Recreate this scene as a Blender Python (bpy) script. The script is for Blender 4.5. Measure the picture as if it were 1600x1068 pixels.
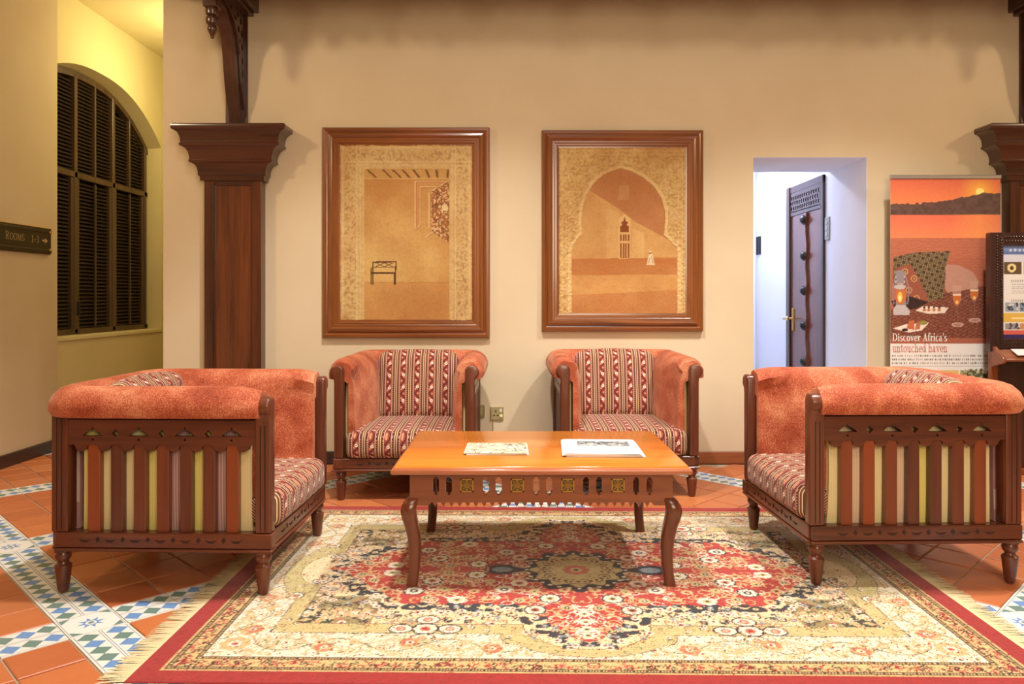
import bpy, bmesh, math, random
import numpy as np
from mathutils import Matrix, Vector, Euler
random.seed(7)
PI = math.pi
for o in list(bpy.data.objects): bpy.data.objects.remove(o)
C = bpy.context.scene.collection

# ---------------------------------------------------------------- camera, world, lights, exposure
scn = bpy.context.scene
H = 1.15
cd = bpy.data.cameras.new('camera'); cam = bpy.data.objects.new('camera', cd); C.objects.link(cam)
cam.location = (0, 0, H); cam.rotation_euler = (PI/2, 0, 0)
cd.sensor_width = 36; cd.lens = 27.0; cd.shift_y = -69/1600; cd.clip_start = .05
scn.camera = cam
scn.view_settings.view_transform = 'Standard'; scn.view_settings.look = 'None'
scn.view_settings.gamma = 1; scn.view_settings.use_curve_mapping = False
scn.view_settings.exposure = 0.02
w = bpy.data.worlds.new('world'); scn.world = w; w.use_nodes = True
w.node_tree.nodes['Background'].inputs[0].default_value = (1, .9, .75, 1)
w.node_tree.nodes['Background'].inputs[1].default_value = .25

def area(name, loc, target, size, power, col):
    l = bpy.data.lights.new(name, 'AREA'); l.shape = 'DISK'; l.size = size; l.energy = power; l.color = col
    o = bpy.data.objects.new(name, l); C.objects.link(o); o.location = loc
    o.rotation_euler = (Vector(target) - Vector(loc)).to_track_quat('-Z', 'Y').to_euler()
    return o
def spot(name, loc, target, deg, size, power, col):
    l = bpy.data.lights.new(name, 'SPOT'); l.spot_size = math.radians(deg); l.spot_blend = .45; l.shadow_soft_size = size; l.energy = power; l.color = col
    o = bpy.data.objects.new(name, l); C.objects.link(o); o.location = loc
    o.rotation_euler = (Vector(target) - Vector(loc)).to_track_quat('-Z', 'Y').to_euler()
    return o
def point(name, loc, size, power, col):
    l = bpy.data.lights.new(name, 'POINT'); l.shadow_soft_size = size; l.energy = power; l.color = col
    o = bpy.data.objects.new(name, l); C.objects.link(o); o.location = loc
    return o
WARM = (1, .76, .48); NEUT = (1, .975, .95); COOL = (.70, .76, 1.0)
spot('overhead_light', (-.35, 2.9, 4.45), (-.35, 3.05, 0), 96, .10, 560, NEUT)
spot('overhead_light', (2.2, 3.2, 4.45), (2.1, 3.2, 0), 92, .10, 560, NEUT)
area('overhead_light', (.6, .3, 4.4), (.5, 3.2, .6), 1.6, 62, NEUT)  # added soft fill standing in for ceiling bounce, not a fixture
area('fill_front', (1.0, -1.2, 2.3), (1.0, 5.3, 2.3), 2.0, 112, (1, .85, .63))  # added warm fill behind the camera to brighten the upper wall
area('lamp_wall', (-3.25, 3.3, 3.35), (-1.0, 5.4, 1.6), .22, 22, WARM)
area('lamp_wall', (5.1, 3.3, 3.35), (2.6, 5.4, 1.6), .22, 22, WARM)
point('lamp_corridor', (-2.7, 6.7, 3.05), .15, 40, (1, .87, .48))
area('lamp_passage', (2.05, 6.9, 2.62), (2.3, 6.8, 0), .35, 42, COOL)

# ---------------------------------------------------------------- helpers: meshes
class MB:
    def __init__(s): s.v = []; s.f = []; s.uv = {}
    def add(s, verts, faces, M=None):
        b = len(s.v)
        s.v += [tuple(M @ Vector(p)) for p in verts] if M is not None else [tuple(p) for p in verts]
        s.f += [tuple(b + i for i in f) for f in faces]; return s
    def box(s, x0, x1, y0, y1, z0, z1, M=None):
        return s.add([(x0,y0,z0),(x1,y0,z0),(x1,y1,z0),(x0,y1,z0),(x0,y0,z1),(x1,y0,z1),(x1,y1,z1),(x0,y1,z1)],
                     [(0,3,2,1),(4,5,6,7),(0,1,5,4),(1,2,6,5),(2,3,7,6),(3,0,4,7)], M)
    def lathe(s, prof, n=20, M=None):
        v = []; f = []
        for r, z in prof:
            for k in range(n): a = 2*PI*k/n; v.append((r*math.cos(a), r*math.sin(a), z))
        for i in range(len(prof)-1):
            for k in range(n): k2 = (k+1) % n; f.append((i*n+k, i*n+k2, (i+1)*n+k2, (i+1)*n+k))
        f.append(tuple(range(n-1, -1, -1))); b = (len(prof)-1)*n; f.append(tuple(range(b, b+n)))
        return s.add(v, f, M)
    def sweep(s, rings, closed_ends=True):
        n = len(rings[0]); v = [p for r in rings for p in r]; f = []
        for i in range(len(rings)-1):
            for k in range(n): k2 = (k+1) % n; f.append((i*n+k, i*n+k2, (i+1)*n+k2, (i+1)*n+k))
        if closed_ends:
            f.append(tuple(range(n-1, -1, -1))); b = (len(rings)-1)*n; f.append(tuple(range(b, b+n)))
        return s.add(v, f)
    def prism(s, pts, d0, d1, axis='z', M=None):
        n = len(pts)
        def P(a, b, d): return {'z': (a, b, d), 'y': (a, d, b), 'x': (d, a, b)}[axis]
        v = [P(a, b, d0) for a, b in pts] + [P(a, b, d1) for a, b in pts]
        f = [tuple(range(n-1, -1, -1)), tuple(range(n, 2*n))] + [(k, (k+1) % n, n+(k+1) % n, n+k) for k in range(n)]
        return s.add(v, f, M)
    def ball(s, c, r, n=10, m=6, sc=(1,1,1)):
        prof = [(max(1e-4, r*math.sin(PI*i/m)), -r*math.cos(PI*i/m)) for i in range(m+1)]
        return s.lathe(prof, n, Matrix.Translation(c) @ Matrix.Diagonal((*sc, 1)))
    def tube(s, pts, r, n=8):
        rings = []
        for i, p in enumerate(pts):
            p = Vector(p); t = (Vector(pts[min(i+1, len(pts)-1)]) - Vector(pts[max(i-1, 0)])).normalized()
            a = t.orthogonal().normalized() if i == 0 else (pa - t*pa.dot(t)).normalized()
            pa = a; b = t.cross(a)
            rings.append([tuple(p + r*(math.cos(2*PI*k/n)*a + math.sin(2*PI*k/n)*b)) for k in range(n)])
        return s.sweep(rings)
    def mesh(s, name, m=None, bev=0, seg=1, smooth=True, angle=35, uvf=None, fix=True):
        me = bpy.data.meshes.new(name); me.from_pydata(s.v, [], s.f)
        if bev or fix:
            bm = bmesh.new(); bm.from_mesh(me)
            if fix: bmesh.ops.recalc_face_normals(bm, faces=bm.faces)
            if bev:
                es = [e for e in bm.edges if len(e.link_faces) == 2 and e.calc_face_angle(0) > .5]
                bmesh.ops.bevel(bm, geom=es, offset=bev, segments=seg, profile=.5, affect='EDGES', clamp_overlap=True)
            bm.to_mesh(me); bm.free()
        if smooth:
            me.polygons.foreach_set('use_smooth', [True]*len(me.polygons)); me.set_sharp_from_angle(angle=math.radians(angle))
        if uvf:
            uv = me.uv_layers.new(name='UVMap'); co = me.vertices
            for l in me.loops: uv.data[l.index].uv = uvf(co[l.vertex_index].co)
        if m: me.materials.append(m)
        return me
    def build(s, name, m, parent=None, **k): return link(name, s.mesh(name, m, **k), parent)

def link(name, me, parent=None, loc=None):
    o = bpy.data.objects.new(name, me); C.objects.link(o)
    if parent: o.parent = parent
    if loc: o.location = loc
    return o
def empty(name, loc=(0,0,0), rz=0):
    o = bpy.data.objects.new(name, None); C.objects.link(o); o.location = loc; o.rotation_euler = (0,0,rz)
    o.empty_display_size = .1; return o
def tag(o, label, cat, group=None):
    o['label'] = label; o['category'] = cat
    if group: o['group'] = group
    return o
def struct(o): o['kind'] = 'structure'; return o
def stuff(o): o['kind'] = 'stuff'; return o
KIDS = {}
def copy_tree(o, parent=None):
    c = o.copy(); C.objects.link(c); c.parent = parent
    for ch in list(o.children): copy_tree(ch, c)
    return c

def plate(outer, holes=(), t=.02):
    """flat board with real holes: verts, faces in XY, thickness t along Z (centred)"""
    cu = bpy.data.curves.new('tmp', 'CURVE'); cu.dimensions = '2D'; cu.fill_mode = 'BOTH'; cu.extrude = t/2
    for loop in [outer, *holes]:
        sp = cu.splines.new('POLY'); sp.points.add(len(loop)-1); sp.use_cyclic_u = True
        for p, (x, y) in zip(sp.points, loop): p.co = (x, y, 0, 1)
    ob = bpy.data.objects.new('tmp', cu); C.objects.link(ob)
    dg = bpy.context.evaluated_depsgraph_get(); dg.update()
    me = bpy.data.meshes.new_from_object(ob.evaluated_get(dg))
    v = [tuple(x.co) for x in me.vertices]; f = [tuple(p.vertices) for p in me.polygons]
    bpy.data.objects.remove(ob); bpy.data.curves.remove(cu); bpy.data.meshes.remove(me)
    return v, f
# maps plate XY -> world XZ facing -Y ; -> world YZ facing X
M_XZ = Matrix(((1,0,0,0),(0,0,-1,0),(0,1,0,0),(0,0,0,1)))
M_YZ = Matrix(((0,0,1,0),(1,0,0,0),(0,1,0,0),(0,0,0,1)))
def T(x, y, z): return Matrix.Translation((x, y, z))
def circ(cx, cy, r, n=12, ry=None): return [(cx + r*math.cos(2*PI*k/n), cy + (ry or r)*math.sin(2*PI*k/n)) for k in range(n)]
def diamond(cx, cy, a, b=None): b = b or a; return [(cx-a,cy),(cx,cy-b),(cx+a,cy),(cx,cy+b)]

# ---------------------------------------------------------------- helpers: materials
def lin(c):
    return tuple((x/255/12.92 if x/255 <= .04045 else ((x/255+.055)/1.055)**2.4) for x in c)
class X:
    def __init__(s, nt, v): s.nt = nt; s.v = v
    def op(s, o, *a):
        n = s.nt.nodes.new('ShaderNodeMath'); n.operation = o
        for i, q in enumerate((s,) + a):
            q = q.v if isinstance(q, X) else q
            if isinstance(q, (int, float)): n.inputs[i].default_value = q
            else: s.nt.links.new(q, n.inputs[i])
        return X(s.nt, n.outputs[0])
    def __add__(s, o): return s.op('ADD', o)
    def __sub__(s, o): return s.op('SUBTRACT', o)
    def __mul__(s, o): return s.op('MULTIPLY', o)
    def __truediv__(s, o): return s.op('DIVIDE', o)
    def __rsub__(s, o): return (s*-1) + o
    __radd__ = __add__; __rmul__ = __mul__
    def fr(s): return s.op('FRACT')
    def fl(s): return s.op('FLOOR')
    def abs(s): return s.op('ABSOLUTE')
    def lt(s, o): return s.op('LESS_THAN', o)
    def gt(s, o): return s.op('GREATER_THAN', o)
    def sqrt(s): return s.op('SQRT')
    def sin(s): return s.op('SINE')
    def max(s, o): return s.op('MAXIMUM', o)
    def min(s, o): return s.op('MINIMUM', o)
    def cl(s): n = s.op('ADD', 0.0); n.v.node.use_clamp = True; return n
class Mat:
    def __init__(s, name, rough=.5, spec=.5, coat=0, sheen=0, metal=0):
        s.m = bpy.data.materials.new(name); s.m.use_nodes = True; s.nt = s.m.node_tree
        s.b = s.nt.nodes['Principled BSDF']; i = s.b.inputs
        i['Roughness'].default_value = rough; i['Specular IOR Level'].default_value = spec
        i['Coat Weight'].default_value = coat; i['Coat Roughness'].default_value = .15
        i['Sheen Weight'].default_value = sheen; i['Metallic'].default_value = metal
    def N(s, t): return s.nt.nodes.new(t)
    def L(s, a, b): s.nt.links.new(a, b)
    def coord(s, kind='Object', scale=(1,1,1)):
        t = s.N('ShaderNodeTexCoord'); mp = s.N('ShaderNodeMapping'); mp.inputs['Scale'].default_value = scale
        s.L(t.outputs[kind], mp.inputs[0]); return mp.outputs[0]
    def xyz(s, kind='Object', scale=(1,1,1)):
        sp = s.N('ShaderNodeSeparateXYZ'); s.L(s.coord(kind, scale), sp.inputs[0])
        return [X(s.nt, o) for o in sp.outputs]
    def noise(s, vec, scale, detail=4, rough=.6, dist=0):
        n = s.N('ShaderNodeTexNoise'); n.inputs['Scale'].default_value = scale; n.inputs['Detail'].default_value = detail
        n.inputs['Roughness'].default_value = rough; n.inputs['Distortion'].default_value = dist
        if vec is not None: s.L(vec, n.inputs['Vector'])
        return X(s.nt, n.outputs['Fac'])
    def col(s, c): n = s.N('ShaderNodeRGB'); n.outputs[0].default_value = (*c, 1); return n.outputs[0]
    def mix(s, f, a, b, mode='MIX'):
        n = s.N('ShaderNodeMix'); n.data_type = 'RGBA'; n.blend_type = mode
        f = f.v if isinstance(f, X) else f
        if isinstance(f, (int, float)): n.inputs[0].default_value = f
        else: s.L(f, n.inputs[0])
        for q, i in ((a, 6), (b, 7)):
            if isinstance(q, tuple): n.inputs[i].default_value = (*q, 1)
            else: s.L(q, n.inputs[i])
        return n.outputs[2]
    def ramp(s, f, stops, interp='LINEAR'):
        n = s.N('ShaderNodeValToRGB'); n.color_ramp.interpolation = interp
        s.L(f.v if isinstance(f, X) else f, n.inputs[0]); e = n.color_ramp.elements
        while len(e) < len(stops): e.new(.5)
        for q, (p, c) in zip(e, stops): q.position = p; q.color = (*c, 1)
        return n.outputs[0]
    def base(s, c):
        if isinstance(c, tuple): s.b.inputs['Base Color'].default_value = (*c, 1)
        else: s.L(c, s.b.inputs['Base Color'])
        return s
    def bump(s, h, strength=.3, dist=.01):
        n = s.N('ShaderNodeBump'); n.inputs['Strength'].default_value = strength; n.inputs['Distance'].default_value = dist
        s.L(h.v, n.inputs['Height']); s.L(n.outputs[0], s.b.inputs['Normal']); return s
    def rand(s):
        n = s.N('ShaderNodeObjectInfo'); return X(s.nt, n.outputs['Random'])

def wood(name, dark, light, axis='z', rough=.32, coat=.25, rnd=0.0, scale=1.0):
    m = Mat(name, rough, .5, coat)
    st = {'x': (.06,1,1), 'y': (1,.06,1), 'z': (1,1,.06)}[axis]
    v = m.coord('Object', tuple(q*scale for q in st))
    n = m.noise(v, 38, 5, .65, .6); n2 = m.noise(m.coord('Object', tuple(q*scale for q in st)), 6, 2, .5, 1.2)
    f = (n*.6 + n2*.55)
    c = m.ramp(f, [(.36, dark), (.50, tuple((a+b)/2 for a, b in zip(dark, light))), (.70, light)])
    if rnd:
        r = m.rand(); r = r*r; c = m.mix((r*rnd), c, lin((160, 74, 30)), 'MIX')
    m.base(c); m.bump(n, .08, .002); return m.m
def plain(name, c, rough=.5, metal=0, spec=.5, var=.12, nscale=40, coat=0):
    m = Mat(name, rough, spec, coat, 0, metal)
    n = m.noise(m.coord(), nscale, 3); k = tuple(x*(1-var) for x in c)
    m.base(m.mix(n, k, c)); return m.m
def vcol(name, rough=.8, spec=.2, bump=0, bscale=300, coat=0, sheen=0):
    m = Mat(name, rough, spec, coat, sheen); a = m.N('ShaderNodeVertexColor'); a.layer_name = 'Col'
    n = m.noise(m.coord(), bscale, 2)
    m.base(m.mix(n*.35, a.outputs[0], m.mix(1.0, a.outputs[0], (.72,.70,.66), 'MULTIPLY')))
    if bump: m.bump(n, bump, .004)
    return m.m

D_MAHOG = lin((48, 22, 14)); L_MAHOG = lin((112, 58, 36))
WZ = wood('mahogany_upright', D_MAHOG, L_MAHOG, 'z'); WX = wood('mahogany_along_x', D_MAHOG, L_MAHOG, 'x'); WY = wood('mahogany_along_y', D_MAHOG, L_MAHOG, 'y')
SLAT = wood('mahogany_slat', lin((52,24,18)), lin((104,54,36)), 'z', rnd=.65)
COLW_D, COLW_L = lin((40, 18, 10)), lin((92, 46, 24))
CZ = wood('pilaster_wood_upright', COLW_D, COLW_L, 'z', .28, .4); CX = wood('pilaster_wood_along', lin((44,20,13)), lin((82,42,26)), 'x', .25, .5)
CP = wood('pilaster_panel_wood', lin((50,22,10)), lin((112,58,28)), 'z', .28, .4)
BRK = wood('bracket_dark_wood', lin((40, 20, 14)), lin((78, 42, 26)), 'z', .3, .3)
FRX = wood('picture_frame_wood_x', lin((82,42,18)), lin((142,82,38)), 'x', .28, .5); FRZ = wood('picture_frame_wood_z', lin((82,42,18)), lin((142,82,38)), 'z', .28, .5)
TOPW = wood('honey_table_top_wood', lin((190, 98, 26)), lin((222, 134, 46)), 'x', .22, .5, 0, .5)
TABW = wood('table_apron_wood', lin((96,46,24)), lin((146,80,44)), 'x', .28, .4)
TABZ = wood('table_leg_wood', lin((70,32,18)), lin((114,58,34)), 'z', .28, .4)
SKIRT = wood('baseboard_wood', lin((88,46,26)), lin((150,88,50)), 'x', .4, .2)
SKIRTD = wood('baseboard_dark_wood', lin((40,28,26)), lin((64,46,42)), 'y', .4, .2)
SHUT = wood('shutter_wood', lin((42,28,18)), lin((88,64,38)), 'z', .4, .2)
LOUV = wood('louver_dark_wood', lin((28,19,13)), lin((60,43,27)), 'y', .4, .2)
CARVESHADE = plain('carving_shade', lin((50,24,16)), .6)  # dark colour stands for shade in cuts and grooves of the same wood
BRASS = plain('aged_brass', lin((190,150,80)), .35, 1.0)
IRON = plain('black_iron', lin((24,22,22)), .45)

def wall_mat(name, c, c2):
    m = Mat(name, .75, .25); n = m.noise(m.coord(), 1.3, 5, .6); n2 = m.noise(m.coord(), 60, 3)
    m.base(m.ramp(n, [(.3, c2), (.65, c)])); m.bump(n2, .06, .004); return m.m
WALL = wall_mat('cream_plaster', lin((216,198,166)), lin((209,190,157)))
WALLL = wall_mat('tan_plaster', lin((208,188,152)), lin((200,178,140)))
WALLY = wall_mat('yellow_plaster', lin((218,202,150)), lin((208,192,140)))
WALLW = wall_mat('white_paint', lin((226,228,236)), lin((222,224,232)))
CEIL = wall_mat('ceiling_paint', lin((226,208,180)), lin((220,200,170)))

# velvet
m = Mat('orange_velvet', .65, .2, 0, .3); v = m.coord()
n = m.noise(v, 210, 3, .75); n2 = m.noise(v, 6, 4, .6, .5)
m.base(m.ramp(n*.62 + n2*.42, [(.36, lin((112,42,24))), (.50, lin((176,84,54))), (.66, lin((226,156,116)))]))
m.b.inputs['Sheen Roughness'].default_value = .35; m.b.inputs['Sheen Tint'].default_value = (1,.62,.42,1)
m.bump(n, .35, .004); VELVET = m.m
# striped fabric (u across, v along, metres in UV)
m = Mat('striped_floral_fabric', .8, .2, 0, .15)
tc = m.N('ShaderNodeTexCoord'); sp = m.N('ShaderNodeSeparateXYZ'); m.L(tc.outputs['UV'], sp.inputs[0])
u, vv = X(m.nt, sp.outputs[0]), X(m.nt, sp.outputs[1])
P_ = .0905; p = (u/P_ + 100.5).fr() - .5; d = p.abs()
tri = ((vv/.054 + 50).fr() - .5).abs()*2
c = m.mix(d.lt(.22), lin((80,30,25)), lin((142,70,56)))
c = m.mix((p - (tri - .5)*.3).abs().lt(.04), c, lin((74,26,20)))
for sgn, ph in ((1, 0.0), (-1, .5)):
    fy = ((vv/.054 + 50 + ph).fr() - .5)*.054; fx = (p - .085*sgn)*P_
    c = m.mix((fx*fx + fy*fy).sqrt().lt(.0062), c, lin((206,140,104)))
fy = ((vv/.081 + 50).fr() - .5)*.081; fx = (p - .04)*P_; rr = (fx*fx + fy*fy).sqrt()
c = m.mix(rr.lt(.0098), c, lin((236,218,196))); c = m.mix(rr.lt(.0032), c, lin((120,60,44)))
c = m.mix((d - .235).abs().lt(.017), c, lin((226,190,164)))
c = m.mix((d - .30).abs().lt(.022)*((vv/.012 + 50).fr().lt(.5)), c, lin((206,150,128)))
c = m.mix(d.gt(.365), c, lin((146,100,70))); c = m.mix((d - .40).abs().lt(.012), c, lin((96,44,32)))
c = m.mix((d - .435).abs().lt(.016), c, lin((228,204,160))); c = m.mix(d.gt(.482), c, lin((110,60,40)))
m.base(c); m.bump(m.noise(m.coord(), 400, 2), .2, .002); STRIPE = m.m
# striped lining seen between the slats
m = Mat('lining_fabric', .75, .2)
tc = m.N('ShaderNodeTexCoord'); sp = m.N('ShaderNodeSeparateXYZ'); m.L(tc.outputs['UV'], sp.inputs[0]); u = X(m.nt, sp.outputs[0])
wn = m.N('ShaderNodeTexWhiteNoise'); wn.noise_dimensions = '1D'; m.L((u/.0905).fl().v, wn.inputs['W'])
k = X(m.nt, wn.outputs['Value'])
c = m.ramp(k, [(0, lin((222,206,112))), (.3, lin((226,206,152))), (.55, lin((214,180,150))), (.75, lin((172,128,128)))], 'CONSTANT')
st = ((u/.0105).fr() - .5).abs().lt(.13)
c = m.mix(st*.45, c, lin((236,218,190))); c = m.mix(m.noise(m.coord('Object', (30,30,1)), 8, 3)*.5, c, m.mix(1.0, c, (.8,.74,.6), 'MULTIPLY'))
m.base(c); LINING = m.m

# terracotta / cement tiles
m = Mat('terracotta', .38, .45); n = m.noise(m.coord(), 9, 4); r = m.rand()
c = m.ramp(r, [(0, lin((190,108,66))), (.4, lin((206,124,74))), (.75, lin((180,100,62))), (1, lin((210,134,86)))])
m.base(m.mix(n*.6, c, m.mix(1.0, c, (.72,.66,.60), 'MULTIPLY'))); m.bump(m.noise(m.coord(), 30, 3), .15, .006); TERRA = m.m
def tile_uv(m):
    tc = m.N('ShaderNodeTexCoord'); sp = m.N('ShaderNodeSeparateXYZ'); m.L(tc.outputs['UV'], sp.inputs[0])
    return X(m.nt, sp.outputs[0]), X(m.nt, sp.outputs[1])
CW, CB, CG = lin((228,226,216)), lin((112,148,196)), lin((112,138,128))
m = Mat('cement_tile_zigzag', .4, .4); u, vv = tile_uv(m)
a = (u*3).fr() - .5; row = (vv*2).fr() - .5
dm = (a.abs()/.52 + row.abs()/.40).lt(1.0)
par = (((u*3).fl() + (vv*2).fl())/2).fr().gt(.25)
c = m.mix(dm, CW, m.mix(par, CB, CG))
lines = ((vv - .5).abs() - .022).abs().lt(.008).max(((vv - .5).abs() - .455).abs().lt(.008))
c = m.mix(lines, c, lin((150,150,158)))
m.base(m.mix(m.noise(m.coord(), 12, 4)*.3, c, m.mix(1.0, c, (.82,.80,.74), 'MULTIPLY'))); ZIG = m.m
m = Mat('cement_tile_star', .4, .4); u, vv = tile_uv(m); u = u - .5; vv = vv - .5
rr = (u*u + vv*vv).sqrt(); ang = vv.op('ARCTAN2', u)/(PI/4) + 8
tr = ((ang + .0).fr() - .5).abs()*2
c = m.mix(rr.lt(.13 + tr*tr*.13), CW, CB); c = m.mix(rr.lt(.10), c, CW); c = m.mix(rr.lt(.055), c, CG)
cor = (u.abs() + vv.abs()).gt(.70)*(u.abs().max(vv.abs())).lt(.45); c = m.mix(cor, c, CG)
c = m.mix((u.abs().max(vv.abs()) - .47).abs().lt(.007), c, lin((150,150,158))); m.base(c); STAR = m.m
GROUT = plain('grout', lin((176,150,122)), .9)
GROUTW = plain('grey_grout', lin((70,74,84)), .9)
WTILE = plain('white_floor_tile', lin((222,224,228)), .3)

# ---------------------------------------------------------------- raster drawing on fine coloured meshes (rug, canvases, printed banner)
class R:
    """numpy picture in metres, x right, y up from the lower left corner; becomes vertex colours of a fine grid"""
    def __init__(s, w, h, cell, col):
        s.w, s.h = w, h; s.nx, s.ny = int(w/cell)+1, int(h/cell)+1
        s.x, s.y = np.meshgrid(np.linspace(0, w, s.nx), np.linspace(0, h, s.ny)); s.a = np.empty((s.ny, s.nx, 3)); s.a[:] = col
        s.z = np.zeros((s.ny, s.nx)); s.rs = np.random.RandomState(3)
    def win(s, x0, y0, x1, y1):
        i0 = max(0, int(x0/s.w*(s.nx-1))); i1 = min(s.nx, int(x1/s.w*(s.nx-1))+2)
        j0 = max(0, int(y0/s.h*(s.ny-1))); j1 = min(s.ny, int(y1/s.h*(s.ny-1))+2)
        return slice(j0, max(j0, j1)), slice(i0, max(i0, i1))
    def put(s, W, m, c, al=1.0):
        v = s.a[W]; c = np.asarray(c, float); m = m.astype(float)[..., None]*al; v[:] = v*(1-m) + c*m
    def ell(s, cx, cy, rx, ry, c, al=1.0, r0=0):
        W = s.win(cx-rx, cy-ry, cx+rx, cy+ry); d = ((s.x[W]-cx)/rx)**2 + ((s.y[W]-cy)/ry)**2
        s.put(W, (d <= 1) & (d >= r0*r0), c, al)
    def rect(s, x0, y0, x1, y1, c, al=1.0):
        W = s.win(x0, y0, x1, y1); s.put(W, (s.x[W] >= x0) & (s.x[W] <= x1) & (s.y[W] >= y0) & (s.y[W] <= y1), c, al)
    def inside(s, W, pts):
        x, y = s.x[W], s.y[W]; m = np.zeros(x.shape, bool); n = len(pts)
        for i in range(n):
            (xa, ya), (xb, yb) = pts[i], pts[(i+1) % n]
            if ya == yb: continue
            m ^= ((ya > y) != (yb > y)) & (x < (xb-xa)*(y-ya)/(yb-ya) + xa)
        return m
    def poly(s, pts, c, al=1.0):
        xs, ys = [p[0] for p in pts], [p[1] for p in pts]; W = s.win(min(xs), min(ys), max(xs), max(ys))
        m = s.inside(W, pts); s.put(W, m, c, al); return W, m
    def line(s, pts, wd, c, al=1.0):
        for (xa, ya), (xb, yb) in zip(pts, pts[1:]):
            W = s.win(min(xa, xb)-wd, min(ya, yb)-wd, max(xa, xb)+wd, max(ya, yb)+wd); x, y = s.x[W], s.y[W]
            L2 = (xb-xa)**2 + (yb-ya)**2 + 1e-12; t = np.clip(((x-xa)*(xb-xa) + (y-ya)*(yb-ya))/L2, 0, 1)
            s.put(W, (x-xa-t*(xb-xa))**2 + (y-ya-t*(yb-ya))**2 < wd*wd/4, c, al)
    def noise(s, cell):
        ny, nx = int(s.h/cell)+3, int(s.w/cell)+3; g = s.rs.rand(ny, nx)
        fx, fy = s.x/cell, s.y/cell; ix, iy = fx.astype(int), fy.astype(int); fx, fy = fx-ix, fy-iy
        fx, fy = fx*fx*(3-2*fx), fy*fy*(3-2*fy)
        return (g[iy, ix]*(1-fx) + g[iy, ix+1]*fx)*(1-fy) + (g[iy+1, ix]*(1-fx) + g[iy+1, ix+1]*fx)*fy
    def blend(s, m, c): s.a[:] = s.a*(1-m[..., None]) + np.asarray(c)*m[..., None]
    def mesh(s, name, mt):
        n = s.nx*s.ny; me = bpy.data.meshes.new(name)
        co = np.stack([s.x - s.w/2, s.y - s.h/2, s.z], -1).reshape(-1, 3).astype(np.float32)
        idx = np.arange(n).reshape(s.ny, s.nx)
        q = np.stack([idx[:-1,:-1], idx[:-1,1:], idx[1:,1:], idx[1:,:-1]], -1).reshape(-1).astype(np.int32); nf = len(q)//4
        me.vertices.add(n); me.vertices.foreach_set('co', co.ravel()); me.loops.add(nf*4); me.loops.foreach_set('vertex_index', q)
        me.polygons.add(nf); me.polygons.foreach_set('loop_start', np.arange(0, nf*4, 4, dtype=np.int32))
        me.update(calc_edges=True); me.validate()
        at = me.color_attributes.new('Col', 'FLOAT_COLOR', 'POINT')
        at.data.foreach_set('color', np.concatenate([s.a.reshape(-1, 3), np.ones((n, 1))], 1).astype(np.float32).ravel())
        me.polygons.foreach_set('use_smooth', [True]*nf); me.materials.append(mt); return me

# ---------------------------------------------------------------- the setting
YB = 5.33; XL = -3.44; XC = -2.42; DX0, DX1, DH = 1.675, 2.465, 2.127; YT = 5.95
b = MB(); b.box(XC, DX0, YB, YT, -.02, 4.6); b.box(DX1, 6.2, YB, YT, -.02, 4.6); b.box(DX0, DX1, YB, YT, DH, 4.6)
wb = struct(b.build('wall_back', WALL, smooth=False))
struct(MB().box(-4.0, XL, -3.0, 5.81, -.02, 4.6).build('wall_left', WALLL, smooth=False))
struct(MB().box(6.2, 6.35, -3.0, YT, -.02, 4.6).build('wall_right', WALL, smooth=False))
struct(MB().box(-4.0, 6.35, -3.15, -3.0, -.02, 4.6).build('wall_front', WALL, smooth=False))
struct(MB().box(-4.0, 6.35, -3.15, YT, 4.6, 4.7).build('ceiling', CEIL, smooth=False))
# corridor on the left, with its arched window wall
XW = -3.52; WD = -3.68
def arch(y, dz=0):
    t = min(1, abs(y - 6.58)/1.13); return 3.068 - .415*t**2.4 + dz
ys = [5.81 + (7.71-5.81)*i/26 for i in range(27)]
b = MB()
def quad(p): b.add(p, [(0,1,2,3)])
SILL = .83
b.box(-4.0, XW, 5.8101, 7.71, -.02, SILL); b.box(-4.0, XW, 7.71, 9.0, -.02, 3.56)
for y0, y1 in zip(ys, ys[1:]):
    a0, a1 = arch(y0), arch(y1)
    quad([(XW,y0,a0),(XW,y1,a1),(XW,y1,3.56),(XW,y0,3.56)]); quad([(XW,y0,a0),(XW,y1,a1),(-3.9,y1,a1-.03),(-3.9,y0,a0-.03)])
struct(b.build('wall_corridor', WALLY, smooth=False))
struct(MB().box(-4.0, -1.9, 9.0, 9.1, -.02, 3.56).build('wall_corridor_end', WALLY, smooth=False))
struct(MB().box(-2.0, -1.9, YT, 9.0, -.02, 3.56).build('wall_corridor_right', WALLY, smooth=False))
struct(MB().box(-4.0, XC, 5.35, 9.1, 3.56, 3.66).box(XC, -1.9, YT, 9.1, 3.56, 3.66).build('ceiling_corridor', WALLY, smooth=False))
struct(MB().box(-4.0, XC, 5.25, 5.35, 3.56, 4.6).build('wall_corridor_header', WALLY, smooth=False))
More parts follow.
